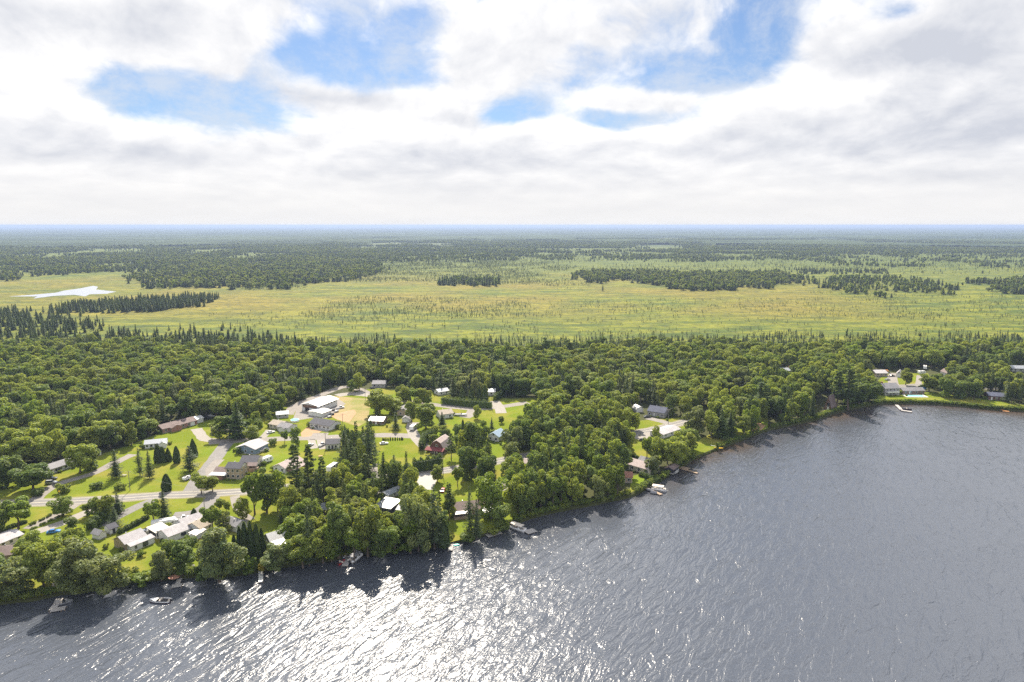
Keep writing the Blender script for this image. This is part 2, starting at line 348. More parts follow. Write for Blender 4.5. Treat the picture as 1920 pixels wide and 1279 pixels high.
def thing(name, label, cat, loc=(0, 0, 0), rz=0, group=None):
    o = bpy.data.objects.new(name, None); C.objects.link(o); o.location = loc; o.rotation_euler = (0, 0, rz); o.empty_display_size = .5
    return tag(o, label, cat, group)
def struct(name, mb, mat): return tag(mb.build(name, mat), kind='structure')

# ------------------------------------------------------------------ shoreline, ground, lake
SHORE = [(-1000, 1230), (-400, 1180), (-60, 1143), (0, 1135), (60, 1128), (110, 1117), (160, 1112), (215, 1102), (260, 1092), (300, 1088), (345, 1083), (400, 1083), (440, 1082),
         (480, 1074), (510, 1068), (560, 1062), (620, 1052), (660, 1043), (700, 1038), (740, 1033), (790, 1028), (835, 1024), (862, 1018), (895, 1010), (925, 1000), (955, 987),
         (985, 977), (1020, 967), (1060, 958), (1110, 948), (1160, 939), (1190, 931), (1210, 919), (1235, 905), (1260, 890), (1275, 880), (1300, 863), (1330, 851), (1380, 831), (1420, 816),
         (1447, 806), (1490, 798), (1540, 786), (1575, 773), (1610, 766), (1645, 759), (1680, 758), (1750, 759), (1800, 763), (1860, 769), (1900, 771), (1960, 776), (2100, 790), (2400, 815)]
sw = [gp(a, b, 0.0) for a, b in SHORE]
sxs = [-2500, -700] + [p.x for p in sw] + [900, 1600, 3000]; sys_ = [60, 120] + [p.y for p in sw] + [300, 250, 200]
cols = np.unique(np.concatenate([np.arange(-300, 450, 2.0), np.linspace(-2500, -300, 40), np.linspace(450, 3000, 40)]))
shy = np.interp(cols, sxs, sys_) + (fbm(cols, cols * 0, 9, 3) - .5) * 2.2
def shore_y(x): return np.interp(x, cols, shy)
def grid_obj(name, X, Y, Z, mat, attr=None):
    nr, nc = X.shape; v = np.stack([X, Y, Z], -1).reshape(-1, 3)
    i = np.arange(nr * nc).reshape(nr, nc); q = np.stack([i[:-1, :-1], i[:-1, 1:], i[1:, 1:], i[1:, :-1]], -1).reshape(-1, 4)
    me = bpy.data.meshes.new(name); me.from_pydata(v.tolist(), [], q.tolist()); me.materials.append(M[mat])
    me.polygons.foreach_set('use_smooth', [True] * len(me.polygons))
    if attr is not None:
        a = me.attributes.new(attr[0], 'FLOAT', 'POINT'); a.data.foreach_set('value', attr[1].reshape(-1).astype(np.float32))
    me.update(); o = bpy.data.objects.new(name, me); C.objects.link(o); return o
offs = np.array([-.4, 0, .5, 1.3, 2.6, 8, 20, 50, 110, 220, 420, 800, 1500, 3000, 6000, 12000, 24000, 46000.])
zs = np.array([-1.6, -.1, .5, .9, G] + [G] * 13)
OY = offs[:, None] * np.ones(len(cols)); FX = 1 + np.maximum(OY, 0) / 400
FXs = np.minimum(FX, 46000 / 2600)
gX = cols[None, :] * np.minimum(FX, 46000 / np.maximum(np.abs(cols[None, :]), 1)); gY = shy[None, :] * np.exp(-np.maximum(OY, 0) / 800) + OY
gZ = zs[:, None] * np.ones(len(cols))
tag(grid_obj('ground', gX, gY, gZ, 'ground'), kind='structure')
wo_ = np.array([3, 0, -2, -5, -9, -15, -25, -45, -90, -180, -400, -900, -1800.])
wX = cols[None, :] * np.ones((len(wo_), 1)); wY = shy[None, :] * (np.where(wo_ > -200, 1, 0.3))[:, None] + wo_[:, None]
sha = np.interp(-wo_, [0, 5, 15, 30], [1, .8, .35, 0])[:, None] * np.interp(cols, [-50, 60, 90, 400], [.12, .25, 1, 1])[None, :]
tag(grid_obj('lake', wX[::-1], wY[::-1], wX * 0, 'lake_water', ('shallow', sha[::-1])), kind='structure')

def sheet(name, pix, mat, z=.02, world=False):
    P = [gp(a, b) for a, b in pix]; mb = MB(); mb.quad(*[(p.x, p.y, G + z) for p in P])
    me = mb.mesh(name, mat)
    if me.polygons[0].normal.z < 0: me.flip_normals()
    o = bpy.data.objects.new(name, me); C.objects.link(o); return tag(o, kind='structure')
def strip_pts(pts, step=4.0):
    P = [gp(a, b) for a, b in pts]; out = []
    for i in range(len(P) - 1):                       # Catmull-Rom
        p0 = P[max(i - 1, 0)]; p1 = P[i]; p2 = P[i + 1]; p3 = P[min(i + 2, len(P) - 1)]
        n = max(2, int((p2 - p1).length / step))
        for k in range(n):
            u = k / n; out.append(.5 * ((2 * p1) + (p2 - p0) * u + (2 * p0 - 5 * p1 + 4 * p2 - p3) * u * u + (3 * p1 - p0 - 3 * p2 + p3) * u ** 3))
    out.append(P[-1]); return out
ROADPTS = []
def strip(name, pts, w, mat, z=.04, off=0.0, jit=.0, occupy=True):
    Q = strip_pts(pts); mb = MB(); L = []
    for i, p in enumerate(Q):
        d = (Q[min(i + 1, len(Q) - 1)] - Q[max(i - 1, 0)]).normalized(); n = Vector((-d.y, d.x, 0))
        ww = w / 2 + random.uniform(-jit, jit)
        L.append((p + n * (off + ww), p + n * (off - ww)))
        if occupy: ROADPTS.append((p.x, p.y, w / 2))
    for i in range(len(L) - 1):
        a, b = L[i]; c, d = L[i + 1]; mb.quad((b.x, b.y, G + z), (d.x, d.y, G + z), (c.x, c.y, G + z), (a.x, a.y, G + z))
    return tag(mb.build(name, mat), kind='structure')
random.seed(5)
LAWNS = [[(-80, 1010), (-40, 930), (0, 905), (60, 885), (130, 872), (190, 852), (250, 832), (300, 812), (380, 790), (480, 772), (560, 760), (640, 740), (700, 728), (860, 738), (960, 748), (1010, 745), (1030, 790), (1040, 850), (985, 900),
          (1000, 955), (950, 982), (925, 995), (895, 1005), (860, 1013), (835, 1019), (790, 1023), (740, 1028), (660, 1038), (620, 1047), (560, 1057), (510, 1063), (480, 1068), (440, 1076), (400, 1077), (345, 1077), (300, 1082), (260, 1086), (215, 1096),
          (160, 1105), (110, 1110), (60, 1121), (0, 1128), (-80, 1137)],
         [(1180, 790), (1290, 782), (1300, 800), (1290, 830), (1225, 868), (1190, 866), (1150, 830)], [(1180, 925), (1184, 893), (1215, 885), (1240, 896), (1225, 905), (1200, 915)],
         [(1295, 860), (1290, 835), (1330, 815), (1400, 790), (1440, 775), (1440, 803), (1415, 812), (1375, 827), (1325, 847)], [(1360, 770), (1380, 755), (1440, 758), (1440, 770), (1400, 780)],
         [(1640, 752), (1640, 742), (1750, 735), (1850, 748), (1920, 760), (1920, 768), (1860, 764), (1800, 758), (1750, 754), (1680, 753)], [(1640, 720), (1660, 700), (1740, 700), (1750, 722), (1700, 726)],
         [(1535, 780), (1550, 765), (1572, 762), (1580, 768)]]
for k, P in enumerate(LAWNS): sheet('lawn', P, 'lawn', .02 + .0005 * k)
sheet('dry_field', [(622, 742), (690, 748), (694, 762), (690, 790), (672, 800), (640, 790), (625, 775), (636, 760)], 'dry_grass', .03)
sheet('bare_earth', [(630, 775), (664, 768), (668, 774), (655, 792), (632, 787), (622, 781)], 'earth', .045)
sheet('bare_earth', [(564, 812), (577, 800), (585, 803), (604, 808), (590, 817), (566, 820)], 'earth', .045)
sheet('bare_earth', [(1408, 800), (1420, 792), (1436, 798), (1428, 806), (1412, 811)], 'earth', .045)
sheet('gravel_yard', [(548, 790), (560, 756), (600, 752), (632, 747), (648, 757), (632, 772), (612, 784), (583, 784)], 'gravel', .036)
MAIN = [(-160, 950), (-60, 947), (60, 943), (131, 940), (232, 934), (300, 929), (360, 927), (465, 921), (600, 908), (700, 897), (778, 888), (842, 881), (950, 862), (1050, 842), (1150, 820), (1240, 802), (1300, 786), (1372, 758), (1430, 738), (1520, 722), (1600, 720), (1690, 724), (1740, 722), (1850, 728), (1960, 735)]
strip('road_shoulder', MAIN, 9.6, 'shoulder', .038, jit=.4); strip('road', MAIN, 7.4, 'asphalt', .05)
strip('road_marking', MAIN, .25, 'road_paint', .056, 0, occupy=False); strip('road_marking', MAIN, .16, 'road_paint', .0565, 3.1, occupy=False); strip('road_marking', MAIN, .16, 'road_paint', .057, -3.1, occupy=False)
strip('side_road', [(352, 930), (376, 895), (398, 868), (418, 840), (428, 829)], 7.5, 'asphalt', .044, jit=.2)
strip('side_road', [(392, 830), (430, 827), (489, 824), (560, 822), (640, 819), (717, 816), (778, 818)], 8, 'gravel', .041, jit=.3)
strip('driveway', [(410, 826), (385, 824), (374, 812), (368, 804)], 6, 'pale_gravel', .047, jit=.3)
strip('driveway', [(800, 842), (786, 828), (776, 815), (771, 800), (776, 792)], 6.5, 'pale_gravel', .048, jit=.3)
strip('back_road', [(540, 778), (556, 760), (596, 743), (651, 725), (700, 741), (745, 750), (800, 757), (830, 761), (886, 767), (930, 764), (990, 755)], 7, 'gravel', .043, jit=.4)
strip('driveway', [(632, 742), (660, 738), (695, 742)], 8, 'pale_gravel', .049, jit=.6)
strip('driveway', [(927, 752), (936, 764), (940, 775)], 7, 'pale_gravel', .047)
strip('driveway', [(58, 944), (94, 915), (123, 903), (175, 888), (204, 873), (250, 852)], 5.5, 'gravel', .047, jit=.4)
strip('driveway', [(142, 945), (118, 961), (80, 978), (52, 992)], 5, 'gravel', .047, jit=.2)
strip('driveway', [(190, 950), (150, 966), (124, 978), (90, 990), (66, 998)], 5.5, 'pale_gravel', .049)
strip('driveway', [(290, 937), (262, 948), (232, 963), (203, 977), (168, 991)], 5.5, 'asphalt', .047)
strip('driveway', [(402, 928), (385, 950), (360, 962), (325, 966)], 6, 'asphalt', .047)
strip('driveway', [(505, 806), (498, 815), (490, 822)], 4, 'pale_gravel', .047)
strip('driveway', [(590, 841), (586, 832), (584, 824)], 4, 'pale_gravel', .047); strip('driveway', [(608, 842), (604, 832), (602, 824)], 5, 'pale_gravel', .048)
strip('driveway', [(602, 812), (598, 818), (596, 824)], 9, 'gravel', .047)
strip('driveway', [(470, 975), (455, 965), (445, 950), (440, 930)], 4, 'gravel', .047)
strip('driveway', [(806, 888), (800, 903), (792, 918)], 9, 'concrete', .06)
strip('driveway', [(712, 930), (700, 905), (697, 885), (696, 870)], 6, 'gravel', .047)
strip('driveway', [(870, 783), (885, 775), (888, 768)], 8, 'gravel', .047)
strip('driveway', [(1214, 784), (1240, 790), (1262, 797)], 6, 'gravel', .047); strip('driveway', [(1180, 812), (1200, 822), (1220, 812), (1240, 803)], 6, 'pale_gravel', .047)
strip('driveway', [(1366, 765), (1372, 758), (1380, 752)], 8, 'pale_gravel', .058)
strip('driveway', [(1676, 722), (1673, 708), (1678, 700)], 7, 'gravel', .047); strip('driveway', [(1700, 727), (1720, 722), (1724, 704)], 4, 'gravel', .048)
strip('driveway', [(940, 920), (955, 900), (985, 880), (995, 862)], 4.5, 'pale_gravel', .047); strip('driveway', [(400, 894), (395, 880), (412, 862)], 5, 'gravel', .046)

# ponds and the wet meadow at the left, small far waters
def pond(name, pix): o = sheet(name, pix, 'pond_water', .12); return o
pond('pond', [(15, 556), (60, 553), (105, 549), (120, 545), (150, 541), (175, 536), (184, 538), (180, 543), (218, 547), (200, 551), (168, 552), (160, 556), (140, 553), (100, 555), (62, 560), (70, 556)])
pond('pond', [(168, 488), (222, 486), (222, 489), (172, 490)]); pond('pond', [(362, 438.5), (412, 437), (414, 439), (366, 440)]); pond('pond', [(0, 442.5), (40, 441.5), (44, 443), (0, 444)])
pond('pond', [(872, 429.3), (930, 428.5), (930, 430), (878, 430.6)])
sheet('clearing', [(1100, 427.6), (1180, 426.9), (1190, 428.2), (1110, 428.6)], 'dry_grass', .2)
# low hills along the horizon
for (dist, hmax, seed) in ((26000, 46, 1), (34000, 85, 5), (44000, 105, 9)):
    xa = np.linspace(-1.0, 1.0, 260) * dist * .95
    h = 6 + hmax * (fbm(xa, xa * 0, dist * .22, seed, 5) - .2) * np.interp(xa / dist, [-1, -.25, .1, 1], [1.15, 1.0, .7, .5])
    Y = np.array([-900, 0, 900.])[:, None] + dist + np.abs(xa)[None, :] * 0
    tag(grid_obj('hills', xa[None, :] * np.ones((3, 1)), Y, np.stack([xa * 0 - 1, np.maximum(h, 3), xa * 0 - 1]), 'hill'), kind='structure')

# ------------------------------------------------------------------ tree prototypes
def unit(v): return v / np.maximum(np.linalg.norm(v, axis=-1, keepdims=True), 1e-9)
def leaf_arrays(P, N, size, asp=.75, jit=.5, r=None):
    r = r or rng; n = len(P)
    N = unit(N + r.normal(0, jit, (n, 3))); T = unit(np.cross(N, r.normal(0, 1, (n, 3)))); B = np.cross(N, T)
    s = (size * r.uniform(.6, 1.35, n))[:, None]; T = T * s; B = B * s * asp
    V = np.stack([P - T, P - B * .9 + N * s * .12, P + T, P + B * .9 + N * s * .12], 1).reshape(-1, 3); return V
def leaf_obj_mesh(name, Vs, mat, extra=None, mat2=None):
    V = np.concatenate(Vs); nf = len(V) // 4; v0 = V.tolist(); f = np.arange(nf * 4).reshape(-1, 4).tolist()
    ev = []; ef = []
    if extra is not None: ev = extra.v; ef = [tuple(i + len(v0) for i in q) for q in extra.f]
    me = bpy.data.meshes.new(name); me.from_pydata(v0 + list(ev), [], f + ef); me.materials.append(M[mat])
    if mat2: me.materials.append(M[mat2]); mi = [0] * nf + [1] * len(ef); me.polygons.foreach_set('material_index', mi)
    me.update(); return me
def lobes_crown(r, H, base, rad, nl, nleaf, size, flat=.0, lobr=(.30, .48), irr=.22, asp=.75):
    """clumped crown: leaves on many overlapping lobes set round an uneven hull"""
    cz = (base + H) / 2; hz = (H - base) / 2
    d = unit(r.normal(0, 1, (nl, 3))); d[:, 2] = np.where(d[:, 2] < 0, d[:, 2] * 1.25, d[:, 2] * .95)
    k = r.uniform(.45, .78, nl)[:, None]
    c = d * k * np.array([rad, rad, hz]) * (1 + r.normal(0, irr, (nl, 1))); c[:, 2] += cz
    lr = r.uniform(lobr[0], lobr[1], nl) * rad
    c[:, 2] = np.minimum(c[:, 2], H - lr * .8)
    per = np.maximum((nleaf * lr ** 2 / (lr ** 2).sum()).astype(int), 8); Ps = []; Ns = []
    for i in range(nl):
        q = unit(r.normal(0, 1, (per[i], 3)) + np.array([0, 0, .25])); sh = lr[i] * (1 - np.abs(r.normal(0, .16, (per[i], 1))))
        p = c[i] + q * sh * np.array([1, 1, .82]); keep = np.ones(len(p), bool)
        for j in range(nl):
            if j != i: keep &= (((p - c[j]) / np.array([1, 1, .82])) ** 2).sum(1) > (lr[j] * .72) ** 2
        Ps.append(p[keep]); Ns.append(q[keep])
    P = np.concatenate(Ps); N = np.concatenate(Ns) * .62 + np.array([0, 0, .62]); return leaf_arrays(P, N, size, asp, .42, r), c
def trunk_mb(r, H, top, r0, limbs=None, lean=.0, n=7):
    mb = MB(); pts = []; x = y = 0
    k = 5
    for i in range(k + 1):
        t_ = i / k; pts.append((x, y, top * t_ - .3 * (i == 0), r0 * (1.25 if i == 0 else 1) * (1 - .8 * t_))); x += r.normal(0, .012) * H + lean; y += r.normal(0, .012) * H
    rings = [[(px_ + rr * math.cos(2 * math.pi * j / n), py_ + rr * math.sin(2 * math.pi * j / n), pz) for j in range(n)] for px_, py_, pz, rr in pts]; mb.loft(rings)
    if limbs is not None:
        for c in limbs:
            t_ = r.uniform(.35, .8); i = int(t_ * k); p = pts[i]; mb.cyl(p[:3], tuple(c), r0 * .32, r0 * .08, 5)
    return mb
def mk_broad(seed, H, rad, mat, base=.13, nl=26, nleaf=6500, size=.42, bark='bark', **kw):
    r = np.random.default_rng(seed); V, c = lobes_crown(r, H, H * base, rad, nl, nleaf, size, **kw)
    return dict(H=H, W=rad * 2, crown=([V], mat), trunk=(trunk_mb(r, H, H * .72, .028 * H * .7 + .05, c[:7]), bark))
def mk_spruce(seed, H, rad, mat, base=.06, dens=1.0, size=.40, droop=.32, shape=.85, bark='bark', rag=.25):
    r = np.random.default_rng(seed); P = []; N = []; z = H * base
    while z < H * .985:
        t_ = (z / H - base) / (1 - base); br = rad * (1 - t_) ** shape * (1 + r.normal(0, rag * .5)) + .12
        nb = max(4, int(9 * dens * (.5 + br / rad)))
        a0 = r.uniform(0, 6.28)
        for b in range(nb):
            a = a0 + 6.283 * b / nb + r.normal(0, .15); L = br * r.uniform(1 - rag, 1 + rag * .4); m_ = max(2, int(L / (size * .52)))
            s = (np.arange(m_) + r.uniform(.3, 1)) / m_; s = s[s > .12]
            if not len(s): continue
            side = r.normal(0, .16, len(s)) * L * s
            x = np.cos(a) * L * s - np.sin(a) * side; y = np.sin(a) * L * s + np.cos(a) * side
            zz = z - droop * L * s + .25 * L * s ** 2 + r.normal(0, .1, len(s)); P.append(np.stack([x, y, zz], 1)); N.append(np.stack([np.cos(a) * .45 * np.ones_like(x), np.sin(a) * .45 * np.ones_like(x), np.ones_like(x)], 1))
        z += H * .021 / dens * r.uniform(.8, 1.25)
    P = np.concatenate(P); N = np.concatenate(N)
    return dict(H=H, W=rad * 2, crown=([leaf_arrays(P, N, size, .55, .30, r)], mat), trunk=(trunk_mb(r, H, H * .97, .011 * H + .07), bark))
def mk_pine(seed, H, rad, mat='leaf_pine', base=.30, nbr=58, size=.42):
    r = np.random.default_rng(seed); P = []; N = []
    for b in range(nbr):
        t_ = (b + r.uniform(0, 1)) / nbr; z = H * (base + (1 - base) * t_ * .97); L = rad * (1 - t_ * .8) ** .7 * r.uniform(.55, 1.12) * (1 if t_ > .12 else .7); a = b * 2.4 + r.normal(0, .4)
        n_ = int(38 + 62 * L / rad); s = r.beta(2.6, 1.3, n_); side = r.normal(0, .17, n_) * L * (1.15 - s * .4)
        x = np.cos(a) * L * s - np.sin(a) * side; y = np.sin(a) * L * s + np.cos(a) * side; zz = z + .16 * L * s + r.normal(0, .17, n_)
        P.append(np.stack([x, y, zz], 1)); N.append(np.tile([np.cos(a) * .25, np.sin(a) * .25, 1.0], (n_, 1)))
    P = np.concatenate(P); N = np.concatenate(N)
    return dict(H=H, W=rad * 2, crown=([leaf_arrays(P, N, size, .5, .35, r)], mat), trunk=(trunk_mb(r, H, H * .96, .013 * H + .08), 'bark'))
def mk_cedar(seed, H, rad, mat='leaf_cedar', nleaf=4200, size=.32, pw=.6, base=.02):
    r = np.random.default_rng(seed); t_ = r.uniform(0, 1, nleaf) ** .85; a = r.uniform(0, 6.283, nleaf)
    prof = np.where(t_ < .28, .72 + t_, 1.0) * (1 - t_) ** pw * rad; prof = prof * (1 + .18 * np.sin(a * 5 + t_ * 9) * r.uniform(.6, 1, nleaf))
    s = prof * (1 - np.abs(r.normal(0, .13, nleaf))); P = np.stack([np.cos(a) * s, np.sin(a) * s, H * (base + (1 - base) * t_)], 1); N = np.stack([np.cos(a), np.sin(a), .35 + 0 * a], 1)
    return dict(H=H, W=rad * 2, crown=([leaf_arrays(P, N, size, .6, .4, r)], mat), trunk=(trunk_mb(r, H, H * .85, .012 * H + .06), 'bark'))
def mk_thin(seed, H, rad, mat, n=130, size=.28, snag=False):
    r = np.random.default_rng(seed); t_ = r.uniform(.08, 1, n); a = r.uniform(0, 6.283, n); s = rad * (1 - t_) ** .7 * r.uniform(.2, 1, n) * (.7 + .5 * np.sin(t_ * 40))
    P = np.stack([np.cos(a) * s, np.sin(a) * s, H * t_], 1); N = np.stack([np.cos(a), np.sin(a), .8 + 0 * a], 1)
    mb = MB(); mb.cyl((0, 0, -.2), (0, 0, H * .98), .06, .02, 4)
    return dict(H=H, W=rad * 2, crown=([leaf_arrays(P, N, size, .6, .4, r)], mat), trunk=(mb, 'bark_grey'))
PROTO = {
 'broad': [mk_broad(11, 16, 5.2, 'leaf_broad'), mk_broad(12, 15, 5.6, 'leaf_broad', .10, 32), mk_broad(13, 17, 4.9, 'leaf_broad', .16, 28), mk_broad(14, 15, 5.0, 'leaf_broad', .12, 36, lobr=(.24, .4))],
 'deep': [mk_broad(21, 16, 5.0, 'leaf_deep', .10), mk_broad(22, 14, 5.2, 'leaf_deep', .06, 32)],
 'pale': [mk_broad(31, 16, 6.0, 'leaf_pale', .04, 48, 9000, .36, lobr=(.2, .36), irr=.28), mk_broad(32, 15, 5.4, 'leaf_pale', .06, 42, 8000, .36, lobr=(.2, .38), irr=.28)],
 'lime': [mk_broad(41, 12, 4.3, 'leaf_lime', .10, 26, 5200, .36), mk_broad(42, 13, 4.0, 'leaf_lime', .22, 26, 5200, .36, lobr=(.26, .42))],
 'gold': [mk_broad(45, 6, 3.2, 'leaf_gold', .05, 16, 2600, .3)],
 'tallb': [mk_broad(51, 20, 4.6, 'leaf_broad', .06, 34, 7000, .42, irr=.28), mk_broad(52, 20, 4.2, 'leaf_deep', .06, 34, 7000, .42, irr=.28), mk_broad(53, 19, 4.4, 'leaf_lime', .08, 32, 6000, .4, irr=.28)],
 'spruce': [mk_spruce(61, 17, 3.6, 'leaf_spruce', .10, .72, .40, .30, .80, rag=.5), mk_spruce(62, 16, 3.3, 'leaf_spruce', .14, .68, .38, .36, .85, rag=.55), mk_spruce(63, 18, 3.9, 'leaf_spruce', .12, .65, .42, .3, .75, rag=.6)],
 'darkfir': [mk_spruce(66, 15, 3.6, 'leaf_cedar', .04, .85, .42, .2, .8, rag=.45), mk_spruce(67, 17, 3.2, 'leaf_cedar', .06, .85, .42, .2, .95, rag=.45)],
 'tamarack': [mk_spruce(68, 15, 2.5, 'leaf_tamarack', .1, .8, .34, .15, .9, rag=.45)],
 'pine': [mk_pine(71, 25, 4.6), mk_pine(72, 24, 4.2, base=.25), mk_pine(73, 22, 5.0, base=.22, nbr=50)],
 'cedar': [mk_cedar(81, 9, 2.1), mk_cedar(82, 10, 1.9, pw=.5), mk_cedar(83, 12, 2.4, pw=.75, nleaf=5200)],
 'bush': [mk_broad(91, 3, 2.0, 'leaf_deep', .0, 14, 1500, .24), mk_broad(92, 2.6, 1.9, 'leaf_broad', .0, 14, 1500, .24)],
 'limebush': [mk_broad(93, 2.8, 2.0, 'leaf_lime', .0, 14, 1500, .24)],
 'thin': [mk_thin(95, 7, .9, 'leaf_spruce'), mk_thin(96, 5, .8, 'leaf_tamarack', 110), mk_thin(97, 8, .8, 'leaf_spruce', 90), mk_thin(98, 6, .7, 'leaf_pale', 60)],
}
KINDS = {'broad': ('broadleaf_tree', 'tree', 'B'), 'deep': ('broadleaf_tree', 'tree', 'B'), 'pale': ('willow_tree', 'tree', 'B'), 'lime': ('broadleaf_tree', 'tree', 'B'), 'gold': ('golden_shrub', 'shrub', 'S'),
         'tallb': ('broadleaf_tree', 'tree', 'B'), 'spruce': ('spruce_tree', 'tree', 'C'), 'darkfir': ('fir_tree', 'tree', 'C'), 'tamarack': ('larch_tree', 'tree', 'C'), 'pine': ('pine_tree', 'tree', 'C'),
         'cedar': ('cedar_tree', 'tree', 'C'), 'bush': ('bush', 'bush', 'S'), 'limebush': ('bush', 'bush', 'S'), 'thin': ('bog_tree', 'tree', 'T')}
for k, L in PROTO.items():
    for i, d in enumerate(L):
        d['cm'] = leaf_obj_mesh('crown', *d['crown']); d['tm'] = d['trunk'][0].mesh('trunk', d['trunk'][1])
def place_tree(kind, X, Y, H, W, label, group=None, var=None, rz=None):
    L = PROTO[kind]; d = L[(random.randrange(len(L)) if var is None else var % len(L))]; nm, cat, _ = KINDS[kind]
    o = thing(nm, label, cat, (X, Y, G), random.uniform(0, 6.28) if rz is None else rz, group); s = W / d['W']; o.scale = (s, s, H / d['H'])
    for n2, me in (('trunk', d['tm']), ('crown', d['cm'])):
        c = bpy.data.objects.new(n2, me); C.objects.link(c); c.parent = o
    return o
TREES = []      # x, y, h, r of every tree already standing
def tree_px(kind, xb, yb, ytop, wpx, label, group=None, var=None):
    p = gp(xb, yb); zc = p.y * cP - (G - CAMH) * sP; H = height_for(p.x, p.y, ytop); W = wpx * zc / FPX
    TREES.append((p.x, p.y, H, W / 2, kind)); return place_tree(kind, p.x, p.y, H, W, label, group, var)
def stuff_obj(name, label, kinds, X, Y, KI, H, W, cat=None):
    """one object: prototypes instanced on a cloud of points (far too many to count)"""
    protos = []; 
    for k, i in kinds:
        d = PROTO[k][i]; me = leaf_obj_mesh('woodland_' + k, d['crown'][0], d['crown'][1], d['trunk'][0], d['trunk'][1]); protos.append((me, d))
    pc = bpy.data.collections.new(name + '_kinds')
    for j, (me, d) in enumerate(protos): pc.objects.link(bpy.data.objects.new('%s_kind_%02d' % (name, j), me))
    n = len(X); me = bpy.data.meshes.new(name); me.vertices.add(n)
    me.vertices.foreach_set('co', np.stack([X, Y, np.full(n, G)], 1).astype(np.float32).ravel())
    hh = np.array([d['H'] for _, d in protos])[KI]; ww = np.array([d['W'] for _, d in protos])[KI]
    a = me.attributes.new('pick', 'INT', 'POINT'); a.data.foreach_set('value', KI.astype(np.int32))
    a = me.attributes.new('grow', 'FLOAT_VECTOR', 'POINT'); a.data.foreach_set('vector', np.stack([W / ww, W / ww, H / hh], 1).astype(np.float32).ravel())
    a = me.attributes.new('turn', 'FLOAT_VECTOR', 'POINT'); tr = np.zeros((n, 3), np.float32); tr[:, 2] = rng.uniform(0, 6.283, n); a.data.foreach_set('vector', tr.ravel())
    ng = bpy.data.node_groups.new(name, 'GeometryNodeTree')
    ng.interface.new_socket('Geometry', in_out='INPUT', socket_type='NodeSocketGeometry'); ng.interface.new_socket('Geometry', in_out='OUTPUT', socket_type='NodeSocketGeometry')
    gi = ng.nodes.new('NodeGroupInput'); go = ng.nodes.new('NodeGroupOutput'); ip = ng.nodes.new('GeometryNodeInstanceOnPoints'); ci = ng.nodes.new('GeometryNodeCollectionInfo')
    ci.inputs[0].default_value = pc; ci.inputs[1].default_value = True; ci.inputs[2].default_value = True
    def na(nm, ty): q = ng.nodes.new('GeometryNodeInputNamedAttribute'); q.data_type = ty; q.inputs[0].default_value = nm; return q.outputs[0]
    ng.links.new(gi.outputs[0], ip.inputs['Points']); ng.links.new(ci.outputs[0], ip.inputs['Instance']); ip.inputs['Pick Instance'].default_value = True
    ng.links.new(na('pick', 'INT'), ip.inputs['Instance Index']); ng.links.new(na('turn', 'FLOAT_VECTOR'), ip.inputs['Rotation']); ng.links.new(na('grow', 'FLOAT_VECTOR'), ip.inputs['Scale'])
    ng.links.new(ip.outputs[0], go.inputs[0])
    o = bpy.data.objects.new(name, me); C.objects.link(o); md = o.modifiers.new('instances', 'NODES'); md.node_group = ng
    return tag(o, label, cat or 'woodland', kind='stuff')
def hedge(pts, w, h, label, mat='leaf_cedar', n=900, size=.3):
    P = [gp(*q) for q in pts]; c = P[0]; r = rng; Ps = []; Ns = []; tot = sum((P[i + 1] - P[i]).length for i in range(len(P) - 1))
    core = MB()
    for i in range(len(P) - 1):
        a = P[i]; b = P[i + 1]; d = (b - a); L = d.length; d = d / L; nn = Vector((-d.y, d.x, 0)); k = int(n * L / tot)
        u = r.uniform(0, 1, k); th = r.uniform(-.1, np.pi + .1, k); bump = 1 + .14 * np.sin(u * L * 1.9) + r.normal(0, .06, k)
        off = np.cos(th) * w / 2 * bump; z = np.where(np.abs(np.cos(th)) > .75, r.uniform(0, 1, k) * h * .8, h * (.35 + .65 * np.sin(th)) * bump)
        p = np.stack([a.x - c.x + d.x * L * u + nn.x * off, a.y - c.y + d.y * L * u + nn.y * off, np.maximum(z, .1)], 1)
        Ps.append(p); Ns.append(np.stack([nn.x * np.cos(th), nn.y * np.cos(th), np.maximum(np.sin(th), .1)], 1))
        for q in ((a, b),):
            x0 = a - c; x1 = b - c; o_ = nn * (w * .32); core.quad(*[(v.x, v.y, zz) for v, zz in ((x0 + o_, 0), (x1 + o_, 0), (x1 + o_, h * .8), (x0 + o_, h * .8))]); core.quad(*[(v.x, v.y, zz) for v, zz in ((x0 - o_, 0), (x1 - o_, 0), (x1 - o_, h * .8), (x0 - o_, h * .8))]); core.quad(*[(v.x, v.y, h * .8) for v in (x0 + o_, x1 + o_, x1 - o_, x0 - o_)])
    P_ = np.concatenate(Ps); N_ = np.concatenate(Ns)
    me = leaf_obj_mesh('hedge', [leaf_arrays(P_, N_, size, .7, .4, r)], mat, core, mat)
    o = bpy.data.objects.new('hedge', me); C.objects.link(o); o.location = (c.x, c.y, G); return tag(o, label, 'hedge')

# ------------------------------------------------------------------ what must stay in view (quarter-size raster of the photograph's frame)
PW, PH = 480, 320
prot = np.zeros((PH, PW), bool); _gx, _gy = np.meshgrid((np.arange(PW) + .5) * 4, (np.arange(PH) + .5) * 4)
def protect(poly): prot[:] |= in_poly(poly, _gx, _gy)
def hull(pts):
    pts = sorted(set((round(a, 2), round(b, 2)) for a, b in pts))
    def half(ps):
        h = []
        for p in ps:
            while len(h) > 1 and (h[-1][0] - h[-2][0]) * (p[1] - h[-2][1]) - (h[-1][1] - h[-2][1]) * (p[0] - h[-2][0]) <= 0: h.pop()
            h.append(p)
        return h
    a = half(pts); b = half(pts[::-1]); return a[:-1] + b[:-1]
FOOT = []       # building footprints: x, y, radius
